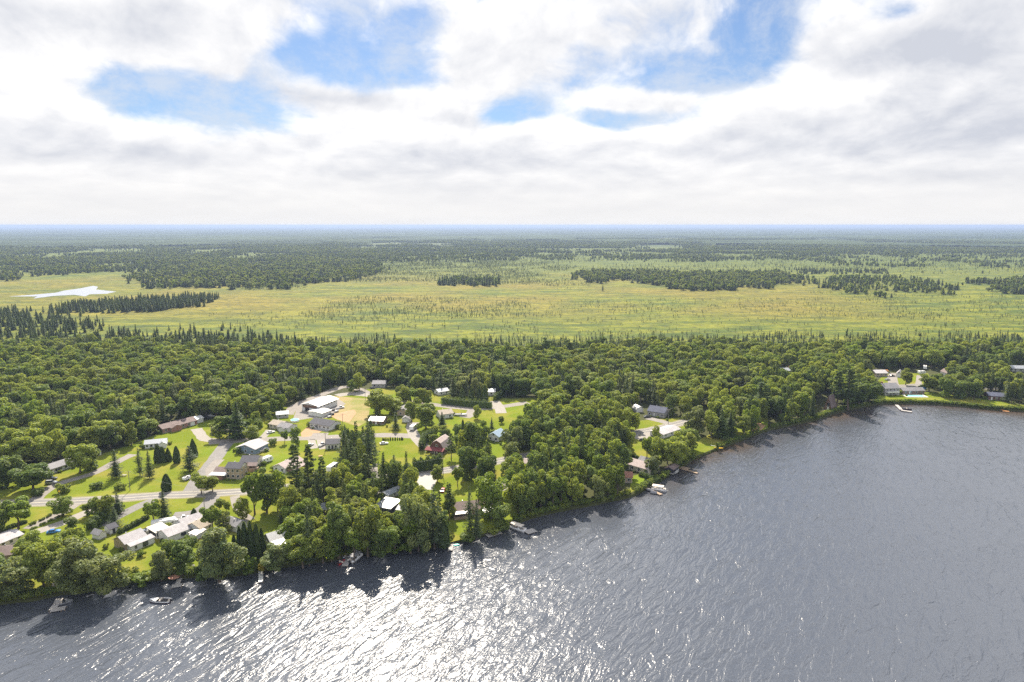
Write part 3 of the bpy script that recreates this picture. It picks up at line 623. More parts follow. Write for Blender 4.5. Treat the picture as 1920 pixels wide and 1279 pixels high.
# ------------------------------------------------------------------ buildings
def house(name, label, A, B, D, wh=2.7, rise=1.5, wall='w_white', roof='r_grey', ridge='x', win=3, door=.5, garage=None, left=1, right=1, cat='house', kind='gable', over=.45, chim=None, base=True, pr=True, big=None, gable=None, vents=1, glass='glass'):
    a = A if isinstance(A, Vector) else gp(*A); b = B if isinstance(B, Vector) else gp(*B); L = (b - a).length; rz = math.atan2(b.y - a.y, b.x - a.x); t = thing(name, label, cat, a, rz)
    w = MB(); ym = D / 2; xm = L / 2
    top = wh + rise
    if kind == 'gable':
        if ridge == 'x': w.prism([(0, 0), (D, 0), (D, wh), (ym, top), (0, wh)], 'x', 0, L)
        else: w.prism([(0, 0), (L, 0), (L, wh), (xm, top), (0, wh)], 'y', 0, D)
    elif kind == 'gambrel':
        w.prism([(0, 0), (L, 0), (L, wh), (L * .80, wh + rise * .66), (xm, top), (L * .2, wh + rise * .66), (0, wh)], 'y', 0, D)
    elif kind == 'shed': w.prism([(0, 0), (D, 0), (D, wh + rise), (0, wh)], 'x', 0, L)
    elif kind == 'shedx': w.prism([(0, 0), (L, 0), (L, wh), (0, wh + rise)], 'y', 0, D)
    else: w.box(0, L, 0, D, 0, wh)
    w.build('wall', wall, t)
    if gable and kind == 'gable':
        tri = lambda a, b, c_: [(a, wh - .1), (b, wh - .1), (c_, top - .08)]
        if ridge == 'x':
            MB().prism(tri(.05, D - .05, ym), 'x', -.03, .01).build('gable', gable, t); MB().prism(tri(.05, D - .05, ym), 'x', L - .01, L + .03).build('gable', gable, t)
        else: MB().prism(tri(.05, L - .05, xm), 'y', -.03, .01).build('gable', gable, t)
    r = MB(); th = .16; o_ = over
    def slab(p, q, axis, a0, a1):      # p lower edge, q upper edge in the profile plane
        r.prism([p, q, (q[0], q[1] + th), (p[0], p[1] + th)], axis, a0, a1)
    if kind == 'gable':
        k = rise / (ym if ridge == 'x' else xm)
        if ridge == 'x': slab((-o_, wh - o_ * k + .02), (ym, top + .02), 'x', -o_, L + o_); slab((D + o_, wh - o_ * k + .02), (ym, top + .02), 'x', -o_, L + o_)
        else: slab((-o_, wh - o_ * k + .02), (xm, top + .02), 'y', -o_, D + o_); slab((L + o_, wh - o_ * k + .02), (xm, top + .02), 'y', -o_, D + o_)
    elif kind == 'gambrel':
        for s in (0, 1):
            f = (lambda x: x) if s == 0 else (lambda x: L - x)
            slab((f(-.3), wh - .5), (f(L * .2), wh + rise * .66 + .02), 'y', -.3, D + .3); slab((f(L * .2), wh + rise * .66 + .02), (f(xm), top + .02), 'y', -.3, D + .3)
    elif kind == 'shed': slab((-o_, wh - o_ * rise / D + .02), (D + o_, wh + rise + o_ * rise / D + .02), 'x', -o_, L + o_)
    elif kind == 'shedx': slab((-o_, wh + rise + .02 + o_ * rise / L), (L + o_, wh + .02 - o_ * rise / L), 'y', -o_, D + o_)
    else: r.box(-o_, L + o_, -o_, D + o_, wh + .01, wh + .25)
    ro = r.build('roof', roof, t)
    if vents and kind == 'gable':
        vx = L * .35; q = MB()
        if ridge == 'x': q.box(vx, vx + .35, ym + .3, ym + .65, top - .4, top + .45)
        else: q.box(xm - .9, xm - .55, D * .4, D * .4 + .35, top - .8, top + .25)
        q.build('vent', 'steel', ro)
    if chim is not None:
        q = MB(); q.box(L * chim, L * chim + .8, ym - .4, ym + .4, top - 1.2, top + 1.1).box(L * chim - .08, L * chim + .88, ym - .48, ym + .48, top + 1.102, top + 1.25); q.build('chimney', 'b_red', ro)
    if base: MB().box(-.06, L + .06, -.06, D + .06, -.3, .35).build('foundation', 'concrete', t)
    def window(face, u, z, ww, hh):
        f = MB(); g = MB()
        def bx(m_, u0, u1, z0, z1, d0, d1):
            if face == 'F': m_.box(u0, u1, -d1, -d0, z0, z1)
            elif face == 'L': m_.box(-d1, -d0, u0, u1, z0, z1)
            else: m_.box(L + d0, L + d1, u0, u1, z0, z1)
        e = .1
        for (q0, q1, q2, q3) in ((u - ww / 2 - e, u + ww / 2 + e, z - e, z), (u - ww / 2 - e, u + ww / 2 + e, z + hh, z + hh + e), (u - ww / 2 - e, u - ww / 2, z, z + hh), (u + ww / 2, u + ww / 2 + e, z, z + hh)): bx(f, q0, q1, q2, q3, .01, .09)
        if ww > 1.3: bx(f, u - .04, u + .04, z, z + hh, .02, .08)
        fo = f.build('window', 'trim', t); bx(g, u - ww / 2, u + ww / 2, z, z + hh, .005, .03); g.build('pane', glass, fo)
    us = [(i + .5) / win * L for i in range(win)] if win else []
    storeys = 2 if wh > 4.6 else 1
    for s in range(storeys):
        for u in us:
            if door is not None and s == 0 and abs(u - door * L) < .9: continue
            if garage is not None and s == 0 and abs(u - garage * L) < 2.3: continue
            window('F', u, .95 + 2.6 * s, 1.1 if not big else big, 1.15)
        for face, n in (('L', left), ('R', right)):
            for i in range(n): window(face, (i + .5) / n * D, .95 + 2.6 * s, 1.0, 1.1)
    if ridge == 'y' and rise > 1.8 and kind in ('gable', 'gambrel'): window('F', L / 2, wh + rise * .22, 1.1, .9)
    if door is not None:
        u = door * L; dd = MB().box(u - .48, u + .48, -.08, -.01, .15, 2.2).build('door', 'w_dark' if wall in ('w_white', 'w_cream') else 'trim', t)
        MB().box(u + .32, u + .4, -.14, -.085, 1.05, 1.15).build('handle', 'steel', dd)
    if garage is not None:
        u = garage * L; q = MB()
        q.box(u - 1.35, u + 1.35, -.07, -.01, .1, 2.35)
        for z in (.65, 1.2, 1.78): q.box(u - 1.3, u + 1.3, -.085, -.072, z, z + .03)
        q.build('garage_door', 'trim', t)
    t['_L'] = L; t['_D'] = D
    c = a + (b - a) * .5 + Vector((-(b - a).normalized().y, (b - a).normalized().x, 0)) * D / 2; FOOT.append((c.x, c.y, max(L, D) * .5 + 1.2, a, (b - a).normalized(), L, D))
    if pr:
        ux = (b - a).normalized(); uy = Vector((-ux.y, ux.x, 0)); pts = []
        for x in (0, L):
            for y in (0, D):
                for z in (0, wh): q = a + ux * x + uy * y; pts.append(proj(q.x, q.y, G + z))
        H_ = hull(pts); yl = min(q[1] for q in H_) + (max(q[1] for q in H_) - min(q[1] for q in H_)) * .6
        protect(H_ if pr is True else [(a_, min(b_, yl)) for a_, b_ in H_])
    return t
def porch(t, x0, x1, y0, y1, z, mat='m_white', posts=3, drop=.5, screen=None, deck=True, side='F'):
    """lean-to roof on posts at the front (y from y0 to y1 <= 0)"""
    MB().prism([(y0, z - drop), (y1, z), (y1, z + .14), (y0, z - drop + .14)], 'x', x0, x1).build('porch_roof', mat, t)
    for i in range(posts): xx = x0 + .15 + (x1 - x0 - .3) * i / max(posts - 1, 1); MB().box(xx - .07, xx + .07, y0 + .1, y0 + .24, 0, z - drop).build('post', 'trim', t)
    if screen: MB().box(x0 + .1, x1 - .1, y0 + .15, y1 - .01, .5, z - drop - .15).build('screen', screen, t)
    if deck: MB().box(x0, x1, y0, y1 - .02, -.1, .42).build('deck', 'wood', t)
def wing(t, x0, x1, y0, y1, wh, rise, wall, roof, ridge='x', o_=.4):
    """lower wing joined to a house: walls and roof are further parts of it"""
    w = MB(); r = MB(); ym = (y0 + y1) / 2; xm = (x0 + x1) / 2; th = .16
    if ridge == 'x':
        w.prism([(y0, 0), (y1, 0), (y1, wh), (ym, wh + rise), (y0, wh)], 'x', x0, x1); k = rise / (ym - y0)
        for a, s in ((y0, -1), (y1, 1)): r.prism([(a + s * o_, wh - o_ * k + .02), (ym, wh + rise + .02), (ym, wh + rise + th), (a + s * o_, wh - o_ * k + th)], 'x', x0 - o_, x1 + o_)
    elif ridge == 'y':
        w.prism([(x0, 0), (x1, 0), (x1, wh), (xm, wh + rise), (x0, wh)], 'y', y0, y1); k = rise / (xm - x0)
        for a, s in ((x0, -1), (x1, 1)): r.prism([(a + s * o_, wh - o_ * k + .02), (xm, wh + rise + .02), (xm, wh + rise + th), (a + s * o_, wh - o_ * k + th)], 'y', y0 - o_, y1 + o_)
    else:
        w.prism([(y0, 0), (y1, 0), (y1, wh + rise), (y0, wh)], 'x', x0, x1); r.prism([(y0 - o_, wh), (y1, wh + rise + .02), (y1, wh + rise + th), (y0 - o_, wh + th)], 'x', x0 - .3, x1 + .3)
    w.build('wing_wall', wall, t); r.build('wing_roof', roof, t)

# left part of the village
h = house('long_bungalow', 'long white bungalow with grey roof beside two parked cars at the wood edge', (92, 891), (146, 873), 8, 2.6, 1.3, 'w_white', 'r_grey', win=6, door=.35)
MB().box(-2.8, -.02, .6, 7.2, 2.1, 2.3).build('carport_roof', 'r_grey', h); [MB().box(-2.7, -2.55, y, y + .15, 0, 2.1).build('post', 'trim', h) for y in (.8, 6.8)]
house('garden_shed', 'small white shed with grey gable roof peeping out behind the twin trees', (178, 857), (190, 853), 6, 2.3, 1.4, 'w_white', 'r_grey', 'y', win=0, door=.5, left=0, right=1, cat='shed', vents=0)
h = house('white_cottage', 'white house with pale grey roof behind dark cedars at the top of the big lawn', (272, 842), (312, 838), 7, 2.6, 1.2, 'w_white', 'm_grey', win=5, door=.6); wing(h, 7, 10.5, -2.0, 3.5, 2.5, 1.1, 'w_white', 'm_grey', 'y')
h = house('brick_bungalow', 'long red brick bungalow with brown roof and white garage door at the wood edge', (306, 813), (370, 796), 8.5, 2.7, 1.6, 'b_red', 'r_brown', win=6, door=.42, garage=.86, left=1, right=0); wing(h, 4, 10, -2.5, 4, 2.6, 1.2, 'b_red', 'r_brown', 'y'); wing(h, 22.6, 27, 2, 8, 2.6, 1.0, 'w_white', 'm_white')
h = house('twin_gable_house', 'pale house of two joined blocks with mottled grey-brown roof above the white car', (505, 803), (527, 806.5), 8, 2.7, 1.5, 'w_cream', 'r_beige', win=3, door=None); wing(h, 7.8, 16, -1.6, 6, 2.5, 1.5, 'w_white', 'r_grey', 'x'); wing(h, 10.5, 14, -3.4, -1.62, 2.3, 1.1, 'w_white', 'r_grey', 'y', .25)
house('small_outbuilding', 'small grey-roofed outbuilding behind the twin-block pale house', (519, 785), (541, 783), 6, 2.4, 1.3, 'w_grey', 'm_grey', win=2, door=None, cat='shed', pr=.5)
def W3(x, y): return Vector((x, y, G))
h = house('warehouse', 'large white metal warehouse with white roof and open brown gable end', W3(-124.2, 424.4), W3(-116.8, 442.8), 13, 4.4, 1.5, 'w_white', 'm_white', 'x', win=0, door=None, left=0, right=0, cat='warehouse', over=.9, vents=0)
MB().box(-.12, -.02, 1, 12, 2.6, 4.3).build('gable_cladding', 'w_brown', h); MB().box(-.1, -.02, 7.2, 10.5, .1, 2.6).build('opening', 'black', h)
for i in range(5): MB().box(2 + i * 3.6, 3.4 + i * 3.6, -.08, -.01, 3.0, 3.7).build('window', 'glass', h)
h = house('three_bay_garage', 'white three-door garage leaning against the brown end of the warehouse', (569, 768.5), (581, 771), 5.5, 2.6, .4, 'w_white', 'm_white', win=0, door=None, left=0, right=0, cat='garage', kind='shed', vents=0)
L_ = h['_L']
for i in range(3): MB().box(.3 + i * L_ / 3, L_ / 3 - .3 + i * L_ / 3, -.08, -.01, .1, 2.2).build('garage_door', ('w_brown', 'trim', 'trim')[i], h)
h = house('flat_garage', 'white flat-roofed garage between the warehouse and the white modern bungalow', W3(-118.9, 413.6), W3(-115.2, 421.3), 11, 2.6, .5, 'w_white', 'm_white', 'x', win=0, door=None, left=0, right=0, cat='garage', vents=0)
for y in (1.2, 4.6, 8): MB().box(-.08, -.01, y, y + 2.5, .1, 2.2).build('garage_door', 'trim', h)
h = house('modern_bungalow', 'white bungalow with dark grey roof and brown bare earth in front', (581, 801.5), (619, 808), 9.5, 2.9, 1.9, 'w_white', 'r_dark', win=5, door=.36, chim=None, big=1.4)
MB().box(2, 14.8, -2.4, -.06, -.1, .25).build('patio', 'concrete', h)
h = house('blue_house', 'blue-grey house with pale gable roof on the corner of the side road', (443, 849), (479, 853), 11, 3.0, 1.9, 'w_blue', 'r_pale', 'y', win=3, door=None)
h = house('tall_house', 'two-storey tan-fronted house with dark roof and white porch awning by the side road', (424, 898), (451, 899), 7.5, 5.4, 1.6, 'w_tan', 'r_dark', win=3, door=None, left=0, right=2, gable='w_white')
wing(h, -6.5, -.02, .6, 8, 2.7, 1.5, 'w_tan', 'r_brown'); MB().prism([(-2.6, 2.5), (.5, 2.9), (.5, 3.03), (-2.6, 2.63)], 'x', -7.2, 1).build('awning', 'm_white', h); MB().box(-6.3, -1, -1.8, .55, 0, 2.0).build('porch', 'b_red', h)
h = house('deck_house', 'dark-roofed house with cream end wall and wooden deck behind the two-storey tan house', (451, 880), (481, 880), 9, 3.6, 1.9, 'w_cream', 'r_dark', win=4, door=None, right=2)
MB().box(5.4, 9.2, -3.6, -.06, -.1, 1.5).build('deck', 'wood', h); MB().prism([(-3.0, 2.6), (-.05, 3.6), (-.05, 3.75), (-3.0, 2.75)], 'x', 3, 9).build('porch_roof', 'r_brown', h)
h = house('pink_roof_house', 'white gable-fronted house with pale pinkish roof above a dark carport', (513, 884), (535, 888), 13, 2.7, 1.6, 'w_white', 'r_pink', 'y', win=2, door=None)
wing(h, h['_L'] + .02, h['_L'] + 4.5, 1, 11, 2.3, .9, 'b_brown', 'r_pink', 'y')
house('small_road_house', 'small white house with dark grey roof standing right of two white cars', (611, 843), (636, 842), 8, 3.0, 1.5, 'w_white', 'r_dark', win=2, door=.5)
house('hidden_grey_house', 'grey-roofed house half hidden at the back-road bend behind dark cars', (698, 727), (722, 727), 9, 2.8, 1.6, 'w_grey', 'r_grey', win=3, door=None, pr=.5)
house('metal_roof_house', 'house with bright white metal roof left of the small lawn with a clipped tree', (692, 796), (718, 797), 9, 2.4, 1.3, 'w_brown', 'm_white', 'x', win=3, door=.5)
h = house('grey_gable_house', 'grey-roofed house behind the white two-door garage', (745, 780), (768, 780), 9, 3.0, 1.9, 'w_tan', 'r_grey', 'y', win=2, door=None)
house('white_garage', 'small white gabled garage in front of the grey-roofed house', (754, 792), (768, 792.5), 6, 2.3, 1.3, 'w_white', 'r_grey', 'y', win=0, door=None, garage=.5, cat='garage', left=0, right=0)
house('wood_edge_house', 'small white house with a pale roof above the long cedar hedge', (823, 742), (842, 739), 7, 2.6, 1.3, 'w_white', 'm_grey', win=2, door=None)
house('hedge_end_cottage', 'white cottage peeping out behind the conical cedars at the hedge end', (915, 742), (928, 742), 7, 2.8, 1.4, 'w_white', 'm_grey', win=1, door=None)
house('tan_roof_house', 'white gable-ended house with tan roof left of the boat on its trailer', (826, 786), (850, 783), 9, 2.9, 1.6, 'w_white', 'r_beige', win=2, door=None, right=1)
h = house('barn_house', 'brown-red barn-shaped house with pink gambrel roof and red porch roof', (806, 849), (832, 852), 11, 3.0, 4.2, 'w_red', 'r_pink', 'y', win=2, door=.5, kind='gambrel', vents=0)
MB().prism([(-3.2, 2.3), (-.02, 3.3), (-.02, 3.45), (-3.2, 2.45)], 'x', -1.6, h['_L'] + .8).build('porch_roof', 'r_red', h); [MB().box(x, x + .15, -3.05, -2.9, 0, 2.35).build('post', 'trim', h) for x in (-1.3, h['_L'] * .5, h['_L'] + .4)]
h = house('blue_roof_house', 'white house with light blue roof in a gap of the trees', (915, 826), (935, 829), 9, 3.0, 2.0, 'w_white', 'm_blue', 'y', win=2, door=None)
house('box_shed', 'long white shed with pale grey roof in shade above the flat-roofed cottage', (714, 934), (727, 938), 9, 2.3, .9, 'w_white', 'm_grey', 'y', win=0, door=.5, cat='shed', left=1, right=1, vents=0)
house('flat_roof_cottage', 'dark cottage under a flat pale grey roof left of the shoreline trees', (704, 961), (732, 966), 8.5, 2.8, .5, 'w_dark', 'm_grey', win=3, door=None, kind='shed', vents=1, pr=True)
house('shore_shed', 'small white shed half hidden by trees beside the flat grey roof', (744, 966), (757, 968), 5, 2.5, 1.0, 'w_white', 'm_white', win=0, door=None, cat='shed', left=0, right=0, vents=0, pr=.5)
h = house('lakeside_house', 'long brick house with plum-brown roof behind two dark spruces on the lake lawn', (853, 971), (902, 966), 8.5, 3.0, 1.9, 'b_red', 'r_brown', win=4, door=.6, chim=.95)
MB().prism([(-2.3, 2.3), (.3, 3.0), (.3, 3.15), (-2.3, 2.45)], 'x', -.2, 5.5).build('porch_roof', 'm_beige', h); MB().box(-.6, 5.6, -2.3, -.05, -.1, .9).build('deck', 'wood', h)
wing(h, h['_L'] + .02, h['_L'] + 5.2, 1.5, 8, 2.6, 1.3, 'b_red', 'r_brown'); MB().prism([(-3.4, 2.2), (1.1, 2.8), (1.1, 2.95), (-3.4, 2.35)], 'x', h['_L'] + .4, h['_L'] + 5.1).build('porch_roof', 'm_white', h); MB().box(h['_L'] + .6, h['_L'] + 5, -3.1, 1.4, 0, 2.1).build('porch', 'w_dark', h)
house('rear_wing_house', 'brick outbuilding with grey gable roof at the right end of the lakeside brick house', (926, 949), (944, 945), 7, 2.5, 1.5, 'b_brown', 'r_grey', 'y', win=0, door=.5)
h = house('black_white_cottage', 'dark-gabled cottage with white metal roof sweeping over its lake porch', (508, 1030), (548, 1017), 6.5, 2.9, 2.0, 'w_dark', 'm_white', win=0, door=None, left=1, vents=0, over=.3)
porch(h, 0, h['_L'] + .3, -3.6, -.3, 2.85, 'm_white', 4, .75, None)
MB().box(.6, 2.6, -.08, -.01, .9, 2.0).build('window', 'glass', h); MB().box(4, 6, -.08, -.01, .3, 2.1).build('window', 'glass', h)
house('slate_shed', 'white-gabled shed with slate grey roof right of the beige-roofed house', (443, 999), (464, 990), 8, 2.6, 1.4, 'w_white', 'r_grey', 'y', win=0, door=None, cat='shed', left=0, right=0)
house('tree_gap_cottage', 'grey metal roof seen in a gap of the trees above a silver car', (601, 967), (619, 966), 5, 2.5, .7, 'w_brown', 'm_grey', win=2, door=None, kind='shed', pr=.5)
h = house('lake_bungalow', 'bungalow with pale grey roof and white glazed lake front left of the screened porch', (236, 1034), (275, 1018), 7.5, 3.0, 1.9, 'w_tan', 'r_pale', win=3, door=None, vents=1, left=0)
wing(h, .6, h['_L'] + 1.6, -2.6, -.02, 2.2, .7, 'w_white', 'r_pale', 'shed', .2); MB().box(5.0, 7.0, -2.75, -2.62, .4, 2.0).build('window', 'glass', h); MB().box(2.0, 2.8, -2.75, -2.62, .8, 1.9).build('window', 'glass', h)
house('black_roof_shed', 'white shed with near-black roof beside the clipped hedge', (207, 1003), (221, 998), 4.5, 2.4, 1.1, 'w_white', 'r_dark', win=0, door=.5, cat='shed', left=0, right=0, vents=0)
house('white_tool_shed', 'small white tool shed left of the black-roofed shed', (186, 1013), (200, 1007), 4, 2.2, 1.1, 'w_white', 'r_grey', 'y', win=0, door=None, cat='shed', left=0, right=0, vents=0)
h = house('screened_porch', 'beige-roofed porch with dark screens joined to the white house', (294, 1011), (318, 1002), 6, 2.6, .5, 'w_white', 'm_beige', win=0, door=None, kind='shed', left=0, right=0, cat='porch')
L_ = h['_L']
for i in range(4): MB().box(.2 + i * L_ / 4, L_ / 4 - .1 + i * L_ / 4, -.07, -.01, .8, 2.3).build('screen', 'w_dark', h)
for i in range(2): MB().box(-.07, -.01, .3 + i * 2.8, 2.8 + i * 2.8, .8, 2.3).build('screen', 'w_dark', h)
h = house('white_ell_house', 'white L-shaped house with white metal roof behind the screened porch', (347, 999), (383, 985), 7, 2.9, 1.7, 'w_white', 'r_pale', win=4, door=None, vents=1)
wing(h, -8.5, -.02, -3.5, 4.5, 2.7, 1.6, 'w_white', 'r_pale', 'x'); MB().box(-3.6, -1.6, -3.62, -3.5, .9, 2.1).build('window', 'glass', h)
MB().box(2.5, 8.8, -2.7, -.05, -.1, .7).build('deck', 'wood', h); MB().prism([(-2.6, 2.1), (-.05, 2.5), (-.05, 2.62), (-2.6, 2.22)], 'x', 3, 8.5).build('awning', 'r_pale', h)
h = house('beige_roof_house', 'house with beige shingle roof right of the white L-shaped house', (377, 1004), (399, 992), 7.5, 2.8, 1.7, 'w_white', 'r_beige', win=2, door=None, left=1)
porch(h, -4.5, 1.0, -2.2, 1.5, 2.75, 'm_beige', 3, .5, 'w_white')
h = house('left_edge_bungalow', 'long low bungalow with pale roof cut by the left edge', (-48, 1050), (44, 1013), 8.5, 2.4, 1.2, 'w_cream', 'r_pale', win=6, door=None, vents=1)
house('corner_cottage', 'grey-brown roof among trees in the lower left corner', (-14, 1056), (26, 1052), 8, 2.6, 1.6, 'w_tan', 'r_brown', win=1, door=None, pr=.5)
# right part
h = house('navy_roof_house', 'grey house with dark navy roof and dark car in front, at the wood edge', (1214, 779), (1245, 784), 9.5, 3.2, 2.4, 'w_grey', 'r_navy', win=4, door=.4)
house('white_dome_shed', 'small white rounded shed left of the navy-roofed house', (1193, 774), (1206, 773), 6, 2.3, 1.5, 'w_white', 'm_white', 'y', win=0, door=None, cat='shed', kind='gambrel', left=0, right=0, vents=0)
h = house('pale_roof_house', 'low house with broad pale grey roof beside the curve of the road', (1243, 823), (1275, 812), 9, 2.5, 1.2, 'w_white', 'r_pale', win=3, door=None)
h = house('tan_lakeside_house', 'beige lakeside house with weathered tan roof between trees', (1178, 880), (1219, 892), 8, 2.8, 1.8, 'w_cream', 'r_pink', win=3, door=None, big=1.5)
wing(h, .2, 9, 8.02, 14, 2.6, 1.6, 'w_cream', 'r_grey', 'x')
house('terrace_cottage', 'tree-shaded cottage showing one white-framed window wall by the lawn', (1164, 905), (1185, 906), 7, 2.8, 1.4, 'w_tan', 'r_rust', win=2, door=None, right=1, big=1.5, pr=.5)
house('rust_roof_cottage', 'cottage with rust-pink roof almost buried in shoreline trees', (1090, 904), (1116, 903), 7, 2.8, 1.8, 'w_tan', 'r_pink', win=2, door=None, pr=.5)
house('clearing_house', 'low house with a pale roof in the narrow gap right of the lone driveway', (983, 878), (996, 876), 6, 2.5, 1.0, 'w_tan', 'r_pink', win=1, door=None, pr=.5)
h = house('a_frame_cottage', 'steep A-frame cottage with brown roof on the shore point', (1544, 768), (1560, 771), 8, .4, 9.2, 'w_brown', 'r_brown', 'y', win=0, door=.5, left=0, right=0, over=.5, vents=0)
MB().box(2.0, 3.6, -.1, -.01, 3.2, 5.0).build('window', 'glass', h)
house('forest_house', 'dark house with grey roof sunk in shade of the wood', (1468, 703), (1498, 702), 9, 3.2, 1.5, 'w_dark', 'm_grey', win=3, door=None, chim=.5, pr=.5)
house('grey_bungalow', 'grey-roofed bungalow beside a stack of orange timber', (1642, 706), (1664, 706), 10, 2.7, 1.6, 'w_tan', 'r_pale', win=3, door=None)
house('white_gable_garage', 'white garage with pale gable roof beyond the two-storey lakeside house', (1680, 707), (1689, 708), 9, 2.9, 1.9, 'w_white', 'r_pale', 'y', win=0, door=None, garage=.5, left=0, right=0, cat='garage', vents=0)
h = house('gambrel_lake_house', 'two-storey grey house with white-trimmed windows and brick chimney above the far lawn', (1659, 742), (1686, 741), 10, 5.2, 2.6, 'w_grey', 'r_grey', 'x', win=4, door=None, chim=.02)
MB().box(.5, 9.5, -2.2, -.05, 2.4, 2.55).box(.5, 9.5, -2.2, -2.1, 2.56, 3.4).build('balcony', 'trim', h)
h = house('pool_house', 'long low brick wing with grey roof behind the turquoise pool', (1693, 739.5), (1733, 739), 7, 2.6, 1.5, 'b_brown', 'r_grey', win=4, door=.3, left=0)
house('red_cabin', 'dark maroon cabin with grey roof on the far right shore', (1853, 750), (1884, 752), 9, 3.0, 1.6, 'w_red', 'r_navy', win=3, door=.2)
house('right_edge_house', 'white house with light grey roof at the right edge of the view', (1898, 697), (1930, 698), 9, 2.8, 1.6, 'w_white', 'm_grey', win=3, door=None)
house('brown_gable_cottage', 'brown-roofed cottage among the far right trees', (1775, 706), (1787, 706), 8, 2.8, 2.0, 'w_white', 'r_brown', 'y', win=1, door=None, left=0, right=0, pr=.5)
# boathouse with railings at the dock
h = house('boathouse', 'small shaded boathouse with white railing at the head of the stepped dock', (1262, 889), (1272, 882), 4, 2.3, .8, 'w_dark', 'r_brown', win=0, door=None, left=0, right=0, cat='boathouse', vents=0)
q = MB(); q.box(0, 4, -1.2, -1.12, 1.6, 1.7).box(0, 4, -1.2, -1.12, .4, .5)
for i in range(9): q.box(i * .49, i * .49 + .07, -1.2, -1.12, .4, 1.7)
q.build('railing', 'trim', h)

# ------------------------------------------------------------------ vehicles
def car(name, label, p, ang, paint, kind='sedan', cat='car'):
    c = gp(*p); t = thing(name, label, cat, c, R(ang)); L = dict(sedan=4.6, suv=4.8, pickup=5.6)[kind]; W = 1.85; h = L / 2
    if kind == 'sedan': body = [(-h, .35), (h, .35), (h, .72), (h - .9, .92), (-h + .7, 1.0), (-h, .85)]; cab = [(-h + .5, .98), (h - 1.5, .93), (h - 2.1, 1.42), (-h + 1.2, 1.44)]
    elif kind == 'suv': body = [(-h, .4), (h, .4), (h, .85), (h - .9, 1.08), (-h + .1, 1.1)]; cab = [(-h + .15, 1.09), (h - 1.3, 1.07), (h - 2.0, 1.72), (-h + .4, 1.74)]
    else: body = [(-h, .5), (h, .5), (h, .95), (h - 1.2, 1.12), (0, 1.14), (-.2, 1.14), (-h, 1.14)]; cab = [(-.35, 1.13), (h - 1.35, 1.11), (h - 1.95, 1.82), (-.1, 1.84)]
    def ext(prof, w0, w1, y=0):
        z0 = min(q[1] for q in prof); z1 = max(q[1] for q in prof); m_ = MB(); ww = lambda z: (w0 + (w1 - w0) * (z - z0) / max(z1 - z0, .01)) / 2
        m_.loft([[(q[0], -ww(q[1]), q[1]) for q in prof], [(q[0], ww(q[1]), q[1]) for q in prof]]); return m_
    ext(body, W, W * .95).build('body', paint, t)
    ext(cab, W * .9, W * .74).build('window', 'glass', t)
    x0 = cab[3][0]; x1 = cab[2][0]; z = cab[2][1]; MB().box(x0 - .02, x1 + .02, -W * .37, W * .37, z - .03, z + .05).build('roof', paint, t)
    if kind == 'pickup': MB().box(-h + .15, -.5, -W * .4, W * .4, 1.141, 1.16).build('cargo_bed', 'black', t)
    for x in (-h + .9, h - .95):
        for s in (-1, 1): w_ = MB().cyl((x, s * (W / 2 - .2), .34), (x, s * (W / 2 + .02), .34), .34, n=12).build('wheel', 'rubber', t); MB().cyl((x, s * (W / 2 + .02), .34), (x, s * (W / 2 + .04), .34), .19, n=8).build('rim', 'steel', w_)
    for s in (-1, 1): MB().box(h - .02, h + .03, s * .65 - .18, s * .65 + .18, .6, .75).build('headlight', 'paint_white', t)
    q = [proj(c.x + dx * h * math.cos(R(ang)), c.y + dx * h * math.sin(R(ang)), G + z) for dx in (-1, 1) for z in (0, 1.5)]
    x = [a[0] for a in q]; y = [a[1] for a in q]; protect([(min(x) - 2, min(y) - 2), (max(x) + 2, min(y) - 2), (max(x) + 2, max(y) + 1), (min(x) - 2, max(y) + 1)]); return t
def trailer(name, label, p, ang, L=8, W=2.5, H=2.9, paint='paint_white', cat='caravan', motor=False):
    c = gp(*p); t = thing(name, label, cat, c, R(ang)); h = L / 2
    prof = [(-h, .7), (-h + .3, .45), (h - .5, .45), (h, 1.1), (h - .05, 1.7), (h - .9, H), (-h + .2, H), (-h, H - .3)]
    MB().prism(prof, 'y', -W / 2, W / 2).build('body', paint, t)
    for s in (-1, 1):
        for x in (-h + 1.2, -h + 3.2, h - 2.2): MB().box(x, x + .9, min(s * W / 2, s * (W / 2 + .02)), max(s * W / 2, s * (W / 2 + .02)), 1.5, 2.1).build('window', 'glass', t)
        MB().box(-h + .3, h - .4, min(s * W / 2, s * (W / 2 + .012)), max(s * W / 2, s * (W / 2 + .012)), 1.05, 1.2).build('stripe', 'canvas_grey', t)
        for x in (-.5, .4): MB().cyl((x, s * (W / 2 - .25), .34), (x, s * (W / 2 + .03), .34), .34, n=12).build('wheel', 'rubber', t)
    MB().box(-1.2, -.5, -.35, .35, H, H + .25).box(1.4, 1.9, -.3, .3, H, H + .15).build('roof_vent', 'canvas_grey', t)
    MB().box(h, h + 1.1, -.06, .06, .4, .5).build('hitch', 'black', t)
    q = [proj(c.x + dx * h * math.cos(R(ang)), c.y + dx * h * math.sin(R(ang)), G + z) for dx in (-1, 1) for z in (0, 2.8)]
    x = [a[0] for a in q]; y = [a[1] for a in q]; protect([(min(x), min(y)), (max(x), min(y)), (max(x), max(y)), (min(x), max(y))]); FOOT.append((c.x, c.y, h, None, None, 0, 0)); return t
car('parked_car', 'dark car nearer the white bungalow door of the two cars beside it', (97, 899), 15, 'paint_black'); car('parked_car', 'silver car on the gravel drive, the lower of two beside the long white bungalow', (96, 907), 12, 'paint_silver', 'suv')
